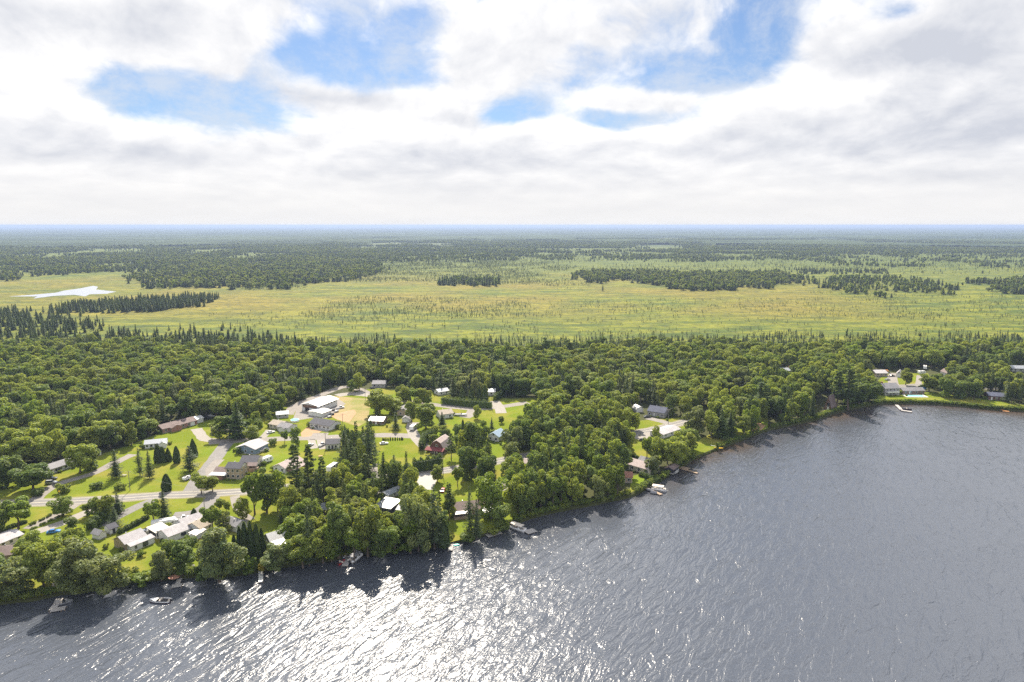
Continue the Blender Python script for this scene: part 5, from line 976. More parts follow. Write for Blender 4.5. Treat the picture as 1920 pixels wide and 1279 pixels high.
# ------------------------------------------------------------------ trees one can tell apart
T = [
 ('lime', 35, 992, 933, 54, 'round yellow-green tree alone on the lawn near the left edge below the main road'), ('lime', 118, 968, 930, 36, 'small yellow-green tree beside the upper end of the gravel drive with bush rows'), ('deep', 3, 1000, 934, 34, 'dark tree cut by the left edge beside the lone yellow-green tree'),
 ('deep', 62, 918, 866, 56, 'dark round tree below the two cars at the long white bungalow'), ('broad', 150, 888, 828, 48, 'larger left half of the twin trees in front of the long white bungalow'), ('deep', 170, 880, 838, 36, 'smaller right half of the twin trees beside the small white shed'), ('deep', 15, 912, 850, 56, 'very dark tree at the left edge next to the long white bungalow'),
 ('spruce', 218, 897, 842, 26, 'lone spruce nearest the gravel drive on the big lawn'), ('spruce', 263, 892, 838, 22, 'middle spruce of three on the big lawn'), ('spruce', 281, 897, 844, 20, 'right-hand thin spruce of three on the big lawn'), ('cedar', 297, 868, 835, 17, 'leftmost of the dark cedars before the white cottage'), ('cedar', 306, 867, 838, 14, 'middle of the dark cedars before the white cottage'), ('cedar', 316, 865, 840, 16, 'rightmost of the clustered dark cedars before the white cottage'),
 ('cedar', 332, 868, 837, 15, 'single cedar between the clustered cedars and the wide dark spruce'), ('cedar', 363, 856, 823, 20, 'cedar behind the wide dark spruce beside the side road'), ('spruce', 356, 884, 834, 34, 'wide dark spruce at the side road edge of the big lawn'), ('cedar', 313, 920, 889, 21, 'egg-shaped clipped cedar near the road junction'),
 ('bush', 184, 917, 905, 25, 'round dark bush left of two on the big lawn'), ('bush', 225, 918, 906, 22, 'round dark bush right of two on the big lawn'), ('bush', 68, 930, 916, 24, 'dark bush below the dark round tree on the upper roadside'), ('bush', 118, 924, 908, 26, 'dark bush at the drive mouth beside the yellow sign'),
 ('broad', 378, 926, 886, 30, 'left one of the two small road-junction trees'), ('broad', 399, 922, 890, 26, 'right one of the two small road-junction trees'), ('lime', 288, 984, 937, 34, 'pale young tree above the motorhome'), ('spruce', 309, 975, 920, 26, 'slim grey spruce above the motorhome'), ('spruce', 216, 988, 950, 25, 'grey spruce at the end of the dark driveway'),
 ('tallb', 164, 968, 940, 20, 'leftmost small tree of the roadside thicket'), ('lime', 181, 967, 932, 24, 'pale tree in the roadside thicket'), ('broad', 201, 972, 925, 28, 'tallest tree in the roadside thicket'), ('spruce', 222, 964, 922, 22, 'conical tree at the right of the roadside thicket'), ('deep', 134, 992, 968, 24, 'dark rounded tree at the end of the pale driveway'), ('cedar', 364, 967, 953, 15, 'small conical cedar above the white L-shaped house'),
 ('pale', 18, 1122, 1046, 80, 'big pale tree filling the lower left corner of the shore'), ('broad', 82, 1100, 1015, 62, 'tall spreading tree with visible trunk near the lower left'), ('broad', 104, 1090, 1005, 50, 'tree right behind the spreading lower-left tree'), ('pale', 150, 1110, 1008, 86, 'left half of the huge willow on the lower-left shore'), ('pale', 195, 1108, 1020, 88, 'right half of the huge willow on the lower-left shore'), ('broad', 138, 1068, 985, 60, 'green tree between the blue car and the huge willow'), ('broad', 55, 1062, 1003, 50, 'broad tree under the end of the left edge bungalow'),
 ('pale', 303, 1088, 1030, 42, 'small round grey-green willow by the bank'), ('tallb', 342, 1078, 1005, 38, 'leaning shore tree with bare lower trunk'), ('deep', 316, 1052, 1010, 28, 'dark tree under the screened porch'), ('pale', 412, 1090, 985, 84, 'giant willow right of the leaning shore tree'), ('pale', 395, 1064, 995, 46, 'upper bough part of the giant willow clump'),
 ('limebush', 265, 1044, 1032, 16, 'yellow shrub on the lawn under the pale-roofed bungalow'), ('bush', 240, 1084, 1066, 34, 'dark shore bush right of the huge willow'), ('limebush', 268, 1090, 1074, 40, 'bright shore bush beside the dark one'), ('bush', 378, 1088, 1070, 30, 'dark rounded bush at the water under the stone fire pit'), ('bush', 287, 1086, 1070, 28, 'mid shore bush under the round willow'),
 ('cedar', 452, 1052, 988, 20, 'leftmost of the dense cedar group beside the dark-gabled cottage'), ('cedar', 462, 1055, 980, 20, 'second of the dense cedar group beside the dark-gabled cottage'), ('cedar', 473, 1056, 978, 20, 'middle of the dense cedar group beside the dark-gabled cottage'), ('cedar', 484, 1054, 982, 20, 'fourth of the dense cedar group beside the dark-gabled cottage'), ('cedar', 493, 1048, 990, 18, 'rightmost of the dense cedar group beside the dark-gabled cottage'),
 ('pale', 517, 1068, 1018, 54, 'round grey-green tree in front of the white cottage roof'), ('lime', 467, 1078, 1042, 24, 'small pale tree at the bank left of the narrow white dock'), ('gold', 493, 1070, 1052, 22, 'golden yellow shrub at the head of the narrow white dock'), ('lime', 555, 1040, 962, 56, 'bright yellow-green tree right behind the white cottage roof'), ('spruce', 580, 1060, 946, 28, 'tall dark spruce right of the bright yellow-green tree'),
 ('broad', 568, 1064, 1000, 50, 'shoreline tree below the bright yellow-green tree'), ('broad', 606, 1055, 985, 44, 'shoreline tree left of the red rowing boat'), ('tallb', 635, 1045, 930, 46, 'tall leafy tree above the pale dock'), ('lime', 622, 1052, 978, 32, 'pale tree directly left of the pale dock'), ('lime', 664, 1050, 985, 40, 'shore tree hanging over the grey covered pontoon'), ('broad', 690, 1042, 943, 54, 'big tree below the flat pale grey roof'),
 ('deep', 712, 1042, 985, 40, 'dark shore tree right of the grey covered pontoon'), ('tallb', 740, 1038, 980, 36, 'slender shore tree under the small white shed'), ('pale', 785, 1032, 905, 58, 'tall pale tree at the foot of the bright driveway'), ('spruce', 815, 1027, 908, 44, 'tall dark conifer against the lake lawn'), ('tallb', 770, 1036, 952, 40, 'leafy tree under the tall pale tree'), ('cedar', 796, 1035, 972, 18, 'slim pale cedar on the dark shore'), ('cedar', 833, 1026, 975, 24, 'cedar at the left edge of the lake lawn'),
 ('spruce', 881, 1006, 908, 28, 'tall dark spruce, left of the pair in front of the lakeside house'), ('spruce', 894, 1010, 935, 26, 'shorter spruce, right of the pair in front of the lakeside house'), ('deep', 939, 994, 942, 38, 'round dark tree at the right end of the lake lawn'), ('lime', 921, 972, 886, 56, 'large pale maple rising over the lakeside house roof'), ('broad', 842, 972, 918, 30, 'leafy tree left of the lakeside house'), ('bush', 880, 1014, 1000, 32, 'dark bank bushes under the spruce pair'), ('lime', 858, 912, 872, 20, 'slim yellow-green tree right of the bright driveway'),
 ('broad', 820, 905, 868, 24, 'small tree at the mouth of the bright driveway'), ('pine', 842, 975, 905, 26, 'feathery tree above the red vehicle'), ('bush', 925, 998, 986, 26, 'bush above the flat wooden platform'),
 ('lime', 478, 965, 880, 42, 'yellow-green tree on the left of the roadside clump under the caravan lawn'), ('tallb', 500, 962, 872, 36, 'tall green tree in the roadside clump under the caravan lawn'), ('lime', 521, 958, 880, 34, 'right tree of the roadside clump under the caravan lawn'), ('broad', 455, 973, 930, 34, 'low round tree right of the junction pole'), ('broad', 411, 957, 934, 17, 'left of two little round trees above the beige roof'), ('broad', 425, 960, 937, 15, 'right of two little round trees above the beige roof'), ('lime', 399, 1000, 945, 34, 'loose pale tree over the beige roof'), ('pale', 421, 1000, 955, 26, 'thin grey-green tree right of the loose pale one'),
 ('pine', 556, 946, 832, 40, 'tallest left white pine below the pink-roofed house'), ('pine', 584, 948, 832, 38, 'tall white pine right of the tallest one'), ('pine', 606, 950, 856, 32, 'third white pine, shorter, right of the tall pair'), ('broad', 545, 985, 905, 44, 'dark leafy tree at the foot of the white pines'), ('broad', 572, 975, 920, 36, 'leafy tree filling the gap under the white pines'),
 ('spruce', 647, 872, 806, 34, 'broad spruce covering the right end of the small road house'), ('spruce', 692, 884, 788, 38, 'darkest tall spruce in the middle of the village'), ('pine', 668, 915, 838, 32, 'pine below the two dark spruces'), ('pine', 688, 925, 850, 34, 'pine right below the darkest spruce'), ('broad', 655, 850, 798, 30, 'leafy tree between the two dark spruces'), ('darkfir', 720, 915, 852, 24, 'slim fir left of the hedge behind the bright driveway'), ('tamarack', 740, 910, 852, 30, 'pale larch left of the tall clipped hedge'), ('darkfir', 763, 925, 845, 26, 'narrow dark fir beside the tall clipped hedge'),
 ('lime', 534, 832, 806, 15, 'left of two young lawn trees by the gravel lane'), ('deep', 555, 835, 799, 19, 'right dark one of two young lawn trees by the gravel lane'), ('broad', 412, 822, 786, 36, 'left tree of the dark clump above the road corner'), ('darkfir', 446, 822, 752, 42, 'tallest tree of the dark clump above the road corner'), ('broad', 472, 828, 795, 32, 'round tree at the right of the dark clump above the road corner'), ('deep', 430, 818, 772, 36, 'dark tree in the middle of the clump above the road corner'), ('bush', 452, 850, 838, 18, 'bush at the left wall of the blue-grey house'), ('bush', 510, 835, 822, 16, 'dark bush behind the white boat stored by the blue-grey house'),
 ('broad', 712, 775, 727, 46, 'large round tree at the right edge of the dry field'), ('broad', 733, 778, 745, 34, 'smaller round tree right of the large field-edge tree'), ('broad', 674, 732, 697, 26, 'cone-shaped tree beside the gravel back road'), ('lime', 660, 736, 712, 16, 'small pale tree beside the cone-shaped tree'), ('broad', 799, 804, 752, 44, 'large round green tree right of the white two-door garage'), ('broad', 772, 792, 749, 26, 'tree between the grey-roofed house and the large round tree'), ('darkfir', 829, 800, 772, 18, 'dark cone in front of the tan-roofed house'), ('tamarack', 742, 806, 772, 17, 'clipped pale tree on the small lawn'),
 ('broad', 757, 757, 722, 30, 'left tree of the row beside the back road'), ('lime', 779, 758, 726, 26, 'pale tree of the row beside the back road'), ('broad', 793, 760, 725, 24, 'right tree of the row beside the back road'), ('cedar', 867, 752, 728, 14, 'first conical cedar from the left behind the long hedge'), ('cedar', 884, 752, 726, 13, 'second conical cedar from the left behind the long hedge'), ('cedar', 899, 753, 723, 12, 'third conical cedar from the left behind the long hedge'), ('cedar', 909, 756, 722, 15, 'fourth and tallest conical cedar behind the long hedge'), ('broad', 895, 786, 758, 18, 'small round tree at the end of the boat driveway'),
 ('deep', 893, 865, 782, 40, 'big dark tree above the barn-shaped house'), ('broad', 872, 862, 800, 34, 'leafy tree touching the barn-shaped house roof'), ('pine', 846, 862, 812, 24, 'feathery tree over the right end of the pink gambrel roof'),
 ('lime', 1212, 868, 815, 22, 'lone flat-topped pine with bare trunk on the lawn above the tan lakeside roof'), ('cedar', 1210, 905, 893, 5, 'tiny pointed cedar on the little lake lawn'), ('pale', 1224, 890, 853, 30, 'round pale tree in front of the beige lakeside house'), ('broad', 1232, 872, 815, 36, 'bushy tree between the dark car and the boathouse'), ('broad', 1262, 878, 822, 40, 'bushy green tree above the boathouse'), ('deep', 1292, 842, 800, 34, 'dark round tree left of the yellow lawn edge'), ('broad', 1277, 868, 826, 34, 'leafy tree at the head of the stepped dock'),
 ('broad', 1230, 826, 795, 17, 'small tree before the broad pale roof'), ('broad', 1172, 812, 764, 26, 'leafy tree left of the white rounded shed'), ('broad', 1192, 806, 770, 20, 'small tree on the lawn below the white rounded shed'), ('pale', 1305, 815, 758, 42, 'pale spreading tree right of the navy-roofed house road'), ('darkfir', 1352, 822, 766, 34, 'large dark fir, left of the shore pair near the tawny patch'), ('darkfir', 1368, 818, 772, 26, 'second dark fir close to the tawny shore patch'), ('broad', 1395, 818, 775, 26, 'shore tree by the tawny patch'), ('cedar', 1413, 797, 772, 10, 'slim dark cedar above the tawny shore patch'),
 ('pine', 1427, 785, 715, 42, 'big pine with bare trunk on the sunlit shore lawn'), ('pale', 1396, 780, 735, 34, 'pale feathery tree beside the sunlit shore lawn'), ('pine', 1590, 768, 690, 38, 'tall layered pine at the shore point beyond the A-frame cottage'), ('pine', 1568, 762, 694, 34, 'layered pine just behind the A-frame cottage'), ('deep', 1630, 757, 712, 36, 'dark tree over the fallen trunk'), ('deep', 1610, 762, 708, 34, 'dark shore tree left of the fallen trunk'), ('broad', 1698, 722, 692, 22, 'round tree standing alone before the white gable garage'),
 ('deep', 1345, 842, 828, 8, 'small dark shrub at the shore lawn'), ('broad', 1742, 735, 702, 30, 'tree at the right end of the pool wing'),
]
SH = {}
for (k, xb, yb, yt, w, lab) in T: tree_px(k, xb, yb, yt, w, lab)
q = thing('road_sign', 'yellow warning sign at the mouth of the gravel drive', 'road sign', gp(112, 931)); MB().cyl((0, 0, 0), (0, 0, 2.4), .05, n=6).build('post', 'steel', q); MB().prism([(0, 1.9), (.55, 2.45), (0, 3.0), (-.55, 2.45)], 'y', -.06, -.02).build('sign_panel', 'paint_yellow', q)

# ------------------------------------------------------------------ open ground that must stay visible
for P in [[(100, 928), (128, 908), (178, 893), (208, 876), (235, 858), (300, 862), (340, 875), (370, 862), (372, 840), (405, 838), (385, 872), (345, 912), (300, 922), (220, 925)], [(62, 936), (350, 924), (352, 934), (62, 948)], [(355, 915), (465, 912), (465, 930), (360, 936)],
          [(360, 915), (385, 880), (420, 828), (440, 826), (405, 895), (385, 915)], [(365, 815), (410, 815), (420, 832), (365, 828)], [(430, 820), (640, 815), (640, 828), (440, 832)], [(480, 855), (515, 835), (530, 850), (512, 875), (525, 900), (480, 905), (470, 890)], [(395, 898), (470, 900), (460, 915), (395, 915)],
          [(535, 895), (560, 880), (555, 905), (540, 920)], [(560, 845), (632, 845), (632, 870), (585, 865)], [(715, 818), (778, 818), (778, 846), (715, 850)], [(712, 795), (790, 795), (790, 815), (712, 815)], [(545, 780), (562, 752), (640, 742), (690, 740), (693, 770), (650, 800), (560, 815), (505, 822), (500, 810), (560, 790)],
          [(835, 795), (910, 775), (930, 765), (860, 757), (826, 762), (870, 780)], [(843, 970), (868, 968), (868, 1004), (845, 1012)], [(903, 962), (925, 955), (925, 985), (905, 990)], [(780, 888), (842, 880), (820, 895), (806, 918), (782, 918)], [(238, 1075), (238, 1042), (262, 1030), (300, 1038), (325, 1050), (365, 1050), (375, 1068), (330, 1080), (240, 1090)],
          [(0, 1125), (0, 1108), (80, 1085), (100, 1088), (60, 1112)], [(170, 975), (225, 945), (280, 940), (285, 960), (230, 990), (190, 1003)], [(50, 995), (110, 955), (125, 965), (70, 1000)], [(0, 985), (60, 955), (110, 950), (60, 985), (0, 1008)], [(1182, 800), (1260, 785), (1275, 805), (1200, 832), (1180, 822)], [(1195, 825), (1218, 828), (1222, 860), (1190, 850)],
          [(1192, 895), (1206, 893), (1232, 908), (1200, 918), (1190, 910)], [(1300, 855), (1300, 838), (1340, 822), (1348, 840)], [(1412, 805), (1420, 792), (1442, 800)], [(1366, 768), (1385, 755), (1382, 776)], [(1425, 775), (1450, 772), (1450, 790)], [(1655, 740), (1740, 738), (1800, 748), (1800, 757), (1655, 757)], [(1672, 712), (1735, 702), (1733, 722), (1680, 728)],
          [(982, 860), (996, 860), (996, 880), (984, 880)], [(930, 850), (945, 830), (942, 880), (930, 880)], [(410, 960), (440, 945), (440, 975), (420, 985)], [(490, 985), (500, 985), (500, 1000), (490, 1000)], [(1575, 765), (1585, 765), (1585, 780), (1575, 780)], [(925, 750), (942, 752), (942, 775), (925, 770)], [(1537, 738), (1560, 738), (1564, 774), (1535, 774)]]: protect(P)
for i, j in [(0, 0)]: pass
for o in [o for o in C.objects if o.parent is None and o.name in ('long_bungalow', 'brick_bungalow', 'twin_gable_house', 'blue_house', 'tall_house', 'deck_house', 'pink_roof_house', 'lake_bungalow', 'white_ell_house', 'beige_roof_house', 'modern_bungalow', 'tan_roof_house', 'barn_house', 'blue_roof_house', 'lakeside_house', 'navy_roof_house', 'tan_lakeside_house', 'pool_house', 'gambrel_lake_house', 'grey_bungalow', 'red_cabin', 'metal_roof_house', 'small_road_house', 'grey_gable_house', 'white_cottage')]:
    L_, D_ = o['_L'], o['_D']; nm = o.name.replace('_', ' ')
    for j, (x, y) in enumerate([(-1.6, 1.2), (L_ + 1.8, D_ * .6), (L_ * .3, -1.7), (L_ * .72, -1.9), (-2.4, D_ + 1.5), (L_ + 3.2, -4)]):
        if random.random() < .25: continue
        v = Matrix.Rotation(o.rotation_euler.z, 4, 'Z') @ Vector((x + random.uniform(-.6, .6), y + random.uniform(-.4, .4), 0)) + o.location; hh = random.uniform(.9, 1.5) if y < 0 else random.uniform(1.6, 3.2)
        if len(ROADPTS) and min(math.hypot(a - v.x, b - v.y) - c_ for a, b, c_ in ROADPTS) < .6: continue
        where = ['left wall', 'right wall', 'front left', 'front right', 'rear left corner', 'front yard corner'][j]; k_ = random.choice(['bush', 'bush', 'limebush'])
        TREES.append((v.x, v.y, hh, .8, k_)); place_tree(k_, v.x, v.y, hh, hh * random.uniform(1.0, 1.5), ('yellow-green' if k_ == 'limebush' else 'green') + ' shrub at the ' + where + ' of the ' + nm)
ppref = np.zeros((PH + 1, PW + 1)); ppref[1:, 1:] = prot.cumsum(0).cumsum(1)
def prot_frac(x0, y0, x1, y1):
    x0, x1 = sorted((int(np.clip(x0 / 4, 0, PW)), int(np.clip(x1 / 4 + 1, 0, PW)))); y0, y1 = sorted((int(np.clip(y0 / 4, 0, PH)), int(np.clip(y1 / 4 + 1, 0, PH))))
    if x1 <= x0 or y1 <= y0: return 0
    return (ppref[y1, x1] - ppref[y0, x1] - ppref[y1, x0] + ppref[y0, x0]) / ((x1 - x0) * (y1 - y0))
RP = np.array(ROADPTS); FT = np.array([(f[0], f[1], f[2]) for f in FOOT])
GRIDD = {}
def gadd(x, y, r): GRIDD.setdefault((int(x // 12), int(y // 12)), []).append((x, y, r))
for (x, y, h_, r, k) in TREES: gadd(x, y, r)
def gnear(x, y, r, f):
    i, j = int(x // 12), int(y // 12)
    for a in (-1, 0, 1):
        for b in (-1, 0, 1):
            for (u, v, q) in GRIDD.get((i + a, j + b), ()):
                if (u - x) ** 2 + (v - y) ** 2 < ((r + q) * f) ** 2: return True
    return False
CAND = []      # fill trees: kind, x, y, H, W, label key
def fill(poly, spacing, mix, hr, wr, where, tol=.06, f=.62):
    P = [gp(*q) for q in poly]; xs = [p.x for p in P]; ys = [p.y for p in P]
    X, Y = np.meshgrid(np.arange(min(xs), max(xs), spacing), np.arange(min(ys), max(ys), spacing)); X = X + rng.uniform(-.45, .45, X.shape) * spacing; Y = Y + rng.uniform(-.45, .45, Y.shape) * spacing
    ok = in_poly([(p.x, p.y) for p in P], X, Y) & (Y > shore_y(X) + 1.0); X = X[ok]; Y = Y[ok]; o_ = np.argsort(Y); kinds = [k for k, w in mix]; ws = np.array([w for k, w in mix], float); ws /= ws.sum()
    patch = fbm(X, Y, 45, 77, 3)
    for n_, i in enumerate(o_):
        x, y = float(X[i]), float(Y[i]); k = kinds[int(np.searchsorted(np.cumsum(ws), np.clip((patch[i] - .5) * 1.3 + rng.uniform(0, 1), 0, .999)))]; q_ = rng.beta(1.5, 1.8); H = (hr[0] + (hr[1] - hr[0]) * q_) * (1.12 if k in ('pine', 'tallb') else 1); W = (wr[0] + (wr[1] - wr[0]) * np.clip(q_ + rng.normal(0, .2), 0, 1)) * (.6 if KINDS[k][2] == 'C' else .8 if k == 'tallb' else 1)
        if len(RP) and (np.hypot(RP[:, 0] - x, RP[:, 1] - y) < RP[:, 2] + 1.5).any(): continue
        if (np.hypot(FT[:, 0] - x, FT[:, 1] - y) < FT[:, 2] * .9 + W * .25).any(): continue
        if gnear(x, y, W / 2, f): continue
        zc = y * cP + (CAMH - G) * sP; s = FPX / zc; bx, by = proj(x, y, G); _, ty = proj(x, y, G + H)
        if prot_frac(bx - W * .42 * s, ty + 2, bx + W * .42 * s, by - (by - ty) * .12) > tol: continue
        gadd(x, y, W / 2); CAND.append((k, x, y, H, W, where))
BL = [('broad', 5), ('deep', 2), ('tallb', 2), ('pale', 1), ('lime', 1)]
fill([(530, 1064), (525, 1000), (540, 930), (600, 905), (680, 900), (775, 905), (785, 960), (840, 1000), (842, 1024), (700, 1040)], 3.6, BL + [('spruce', 1.5), ('pine', 1)], (9, 17), (6, 8.5), 'in the shoreline wood right of the white cottage roof', .14, .45)
fill([(960, 985), (1040, 962), (1186, 934), (1190, 905), (1150, 870), (1190, 850), (1180, 800), (1100, 790), (1000, 800), (940, 850), (850, 905), (850, 895), (900, 905), (950, 930)], 3.9, BL + [('spruce', 1.2), ('pine', .8)], (12, 19), (6.5, 9.5), 'in the wood left of the boathouse', .12, .48)
fill([(535, 915), (560, 890), (640, 850), (720, 850), (775, 880), (775, 905), (640, 925)], 4.0, [('pine', 3), ('spruce', 2), ('broad', 2), ('tallb', 1), ('tamarack', 1)], (13, 21), (6, 8), 'in the pine stand amid the village', .14, .45)
fill([(1238, 895), (1300, 862), (1300, 845), (1280, 815), (1240, 830), (1215, 860)], 5.2, BL, (10, 15), (6, 9), 'around the boathouse and stepped dock')
fill([(1330, 826), (1410, 816), (1455, 801), (1540, 783), (1650, 757), (1655, 715), (1560, 690), (1440, 715), (1380, 745), (1330, 790)], 5.6, BL + [('pine', 2), ('darkfir', 1)], (13, 20), (7, 10), 'on the shore point left of the far lawn', .08, .52)
fill([(1290, 800), (1370, 760), (1360, 745), (1240, 775), (1260, 790)], 5.6, BL + [('pine', 1)], (12, 17), (7, 10), 'behind the curve of the main road right of the navy roof')
fill([(1745, 748), (1850, 750), (1925, 764), (1980, 770), (1980, 680), (1850, 690), (1740, 720)], 5.6, [('deep', 4), ('broad', 3), ('pine', 2), ('spruce', 1)], (12, 17), (7, 10), 'among the far right houses')
fill([(0, 1085), (60, 1075), (110, 1040), (60, 1010), (0, 1040), (-60, 1060), (-60, 1120)], 6, BL, (8, 13), (7, 10), 'in the lower left clump above the pale corner tree', .05, .55)
fill([(-900, 1220), (-380, 1178), (-60, 1140), (-20, 1050), (-20, 900), (-220, 900), (-900, 1000)], 7, BL, (10, 16), (7, 10), 'beyond the left edge')
fill([(90, 1010), (200, 940), (460, 935), (530, 900), (640, 850), (780, 850), (960, 860), (960, 780), (700, 735), (480, 790), (420, 860), (300, 940), (420, 1000), (520, 1000), (520, 1060), (240, 1085), (100, 1100)], 8.5, [('broad', 4), ('lime', 2), ('deep', 2), ('pale', 1), ('cedar', 1), ('spruce', 1), ('tamarack', 1)], (5, 11), (4, 7), 'yard', .02, .7)
# the big broadleaf wood behind the village, then its conifer fringe toward the bog
W1 = [(-900, 1010), (-260, 925), (0, 895), (60, 878), (170, 848), (250, 836), (300, 806), (400, 785), (500, 786), (555, 768), (575, 748), (650, 722), (700, 712), (790, 738), (850, 748), (935, 742), (1000, 745), (1030, 800), (1120, 800), (1160, 780), (1200, 762), (1290, 765), (1440, 715), (1560, 690), (1640, 694), (1780, 690), (1900, 680), (2200, 690), (2200, 668), (1500, 668), (1200, 670), (700, 672), (300, 668), (-900, 668)]
fill(W1, 6.2, [('tallb', .8), ('broad', 7), ('deep', 1.8), ('lime', 2.2), ('pale', 1), ('darkfir', .6), ('spruce', .5), ('tamarack', .3)], (8.5, 19), (5.5, 13.5), 'in the deep wood behind the village')
fill([(560, 790), (575, 748), (650, 722), (700, 712), (790, 738), (935, 742), (960, 700), (700, 690), (560, 720)], 6, [('darkfir', 3), ('spruce', 2), ('deep', 2), ('tamarack', 1)], (13, 18), (8, 10), 'in the dark wood edge behind the gravel back road')
fill([(-900, 669), (300, 669), (700, 673), (1200, 671), (1500, 669), (2200, 669), (2200, 650), (1500, 655), (1250, 648), (1000, 658), (600, 655), (300, 650), (-900, 645)], 6.0, [('darkfir', 3), ('spruce', 3), ('tamarack', 2), ('broad', 2), ('deep', 1)], (9, 15), (6, 8), 'along the bog edge of the wood')
# nearest 300 of each stay separate trees, the rest is woodland
def vis_key(c): return c[2] + abs(c[1]) * .15 + (5000 if abs(proj(c[1], c[2], G)[0] - 960) > 1010 else 0)
fixed_b = sum(1 for t_ in TREES if KINDS[t_[4]][2] == 'B'); fixed_c = sum(1 for t_ in TREES if KINDS[t_[4]][2] == 'C')
quota = {'B': 296 - fixed_b, 'C': 296 - fixed_c}; rest = []
SHORTN = {'long_bungalow': 'long white bungalow', 'garden_shed': 'small white shed', 'white_cottage': 'white cottage', 'brick_bungalow': 'long brick bungalow', 'twin_gable_house': 'twin-block pale house', 'warehouse': 'white warehouse', 'modern_bungalow': 'white modern bungalow',
 'blue_house': 'blue-grey house', 'tall_house': 'two-storey tan house', 'deck_house': 'cream deck house', 'pink_roof_house': 'pink-roofed house', 'small_road_house': 'small dark-roofed road house', 'hidden_grey_house': 'half-hidden grey house', 'metal_roof_house': 'bright metal roof', 'white_garage': 'small white garage',
 'wood_edge_house': 'small house above the hedge', 'hedge_end_cottage': 'cottage at the hedge end', 'tan_roof_house': 'tan-roofed house', 'barn_house': 'red barn-shaped house', 'blue_roof_house': 'light blue roof', 'box_shed': 'long white shed', 'flat_roof_cottage': 'flat pale grey roof', 'lakeside_house': 'brick lakeside house',
 'rear_wing_house': 'brick outbuilding', 'black_white_cottage': 'dark-gabled cottage', 'slate_shed': 'slate-roofed shed', 'lake_bungalow': 'glazed lake bungalow', 'white_ell_house': 'white L-shaped house', 'left_edge_bungalow': 'left-edge bungalow', 'navy_roof_house': 'navy-roofed house', 'pale_roof_house': 'broad pale roof',
 'tan_lakeside_house': 'beige lakeside house', 'terrace_cottage': 'shaded window-wall cottage', 'rust_roof_cottage': 'rust-pink roof', 'clearing_house': 'house in the narrow gap', 'a_frame_cottage': 'A-frame cottage', 'forest_house': 'dark house sunk in the wood', 'grey_bungalow': 'grey-roofed bungalow by the timber',
 'white_gable_garage': 'white gable garage', 'gambrel_lake_house': 'two-storey lakeside house', 'pool_house': 'brick pool wing', 'red_cabin': 'maroon cabin', 'boathouse': 'shaded boathouse', 'right_edge_house': 'white house at the right edge', 'tree_gap_cottage': 'grey metal roof'}
MARK = [(SHORTN[o.name], *proj(o.location.x, o.location.y, G)) for o in C.objects if o.parent is None and o.name in SHORTN]
def where_now(c):
    bx, by = proj(c[1], c[2], G); nm, mx_, my_ = min(MARK, key=lambda q: math.hypot(q[1] - bx, (q[2] - by) * 1.6)); dx, dy = bx - mx_, (by - my_) * 1.8
    dist = math.hypot(bx - mx_, by - my_); far_ = '' if dist < 30 else 'some way ' if dist < 60 else 'well '
    return far_ + (('left of' if dx < 0 else 'right of') if abs(dx) > abs(dy) else ('behind' if dy < 0 else 'in front of')) + ' the ' + nm
NM = {'broad': 'green broadleaf tree', 'deep': 'dark green broadleaf tree', 'pale': 'pale grey-green broadleaf tree', 'lime': 'yellow-green broadleaf tree', 'tallb': 'narrow broadleaf tree', 'spruce': 'dark spruce', 'darkfir': 'deep green fir', 'tamarack': 'light green larch', 'pine': 'layered white pine', 'cedar': 'cedar'}
BYLAB = {}
for c in sorted(CAND, key=vis_key):
    cl = KINDS[c[0]][2]
    if quota[cl] > 0 and vis_key(c) < 5000: quota[cl] -= 1; BYLAB.setdefault((NM[c[0]], where_now(c)), []).append(c)
    else: rest.append(c)
for (n_, w_), L in BYLAB.items():
    L.sort(key=lambda c: -c[3])
    adj = {1: [''], 2: ['taller ', 'shorter '], 3: ['tallest ', 'middle ', 'shortest ']}.get(len(L), [''] * len(L)); sfx = {1: '', 2: ' of two', 3: ' of three'}.get(len(L), '')
    full = adj[0] + n_ + sfx + ' ' + w_
    if len(full.replace('-', ' ').split()) > 14: w_ = w_.replace('some way ', '').replace('well ', ''); n_ = n_.replace('broadleaf ', 'leafy ').replace('pale grey-green', 'pale')
    for a_, c in zip(adj, L): place_tree(c[0], c[1], c[2], c[3], c[4], (a_ + n_ + sfx + ' ' + w_), 'trees ' + w_ if len(L) > 1 else None)
def to_stuff(name, label, items, kinds, seedvar=None):
    K = []; idx = {}
    for k in kinds:
        for i in range(len(PROTO[k])): idx.setdefault(k, []).append(len(K)); K.append((k, i))
    ki = np.array([idx[c[0]][int(rng.integers(len(idx[c[0]])))] for c in items]); a = np.array([(c[1], c[2], c[3], c[4]) for c in items], float)
    return stuff_obj(name, label, K, a[:, 0], a[:, 1], ki, a[:, 2], a[:, 3])
to_stuff('broadleaf_woodland', 'dense broadleaf woodland stretching behind the village to the bog', [c for c in rest if KINDS[c[0]][2] == 'B'], ['broad', 'deep', 'tallb', 'pale', 'lime'])
to_stuff('conifer_woodland', 'dark conifers mixed through the woodland and along the bog edge', [c for c in rest if KINDS[c[0]][2] == 'C'], ['spruce', 'darkfir', 'tamarack', 'pine'])
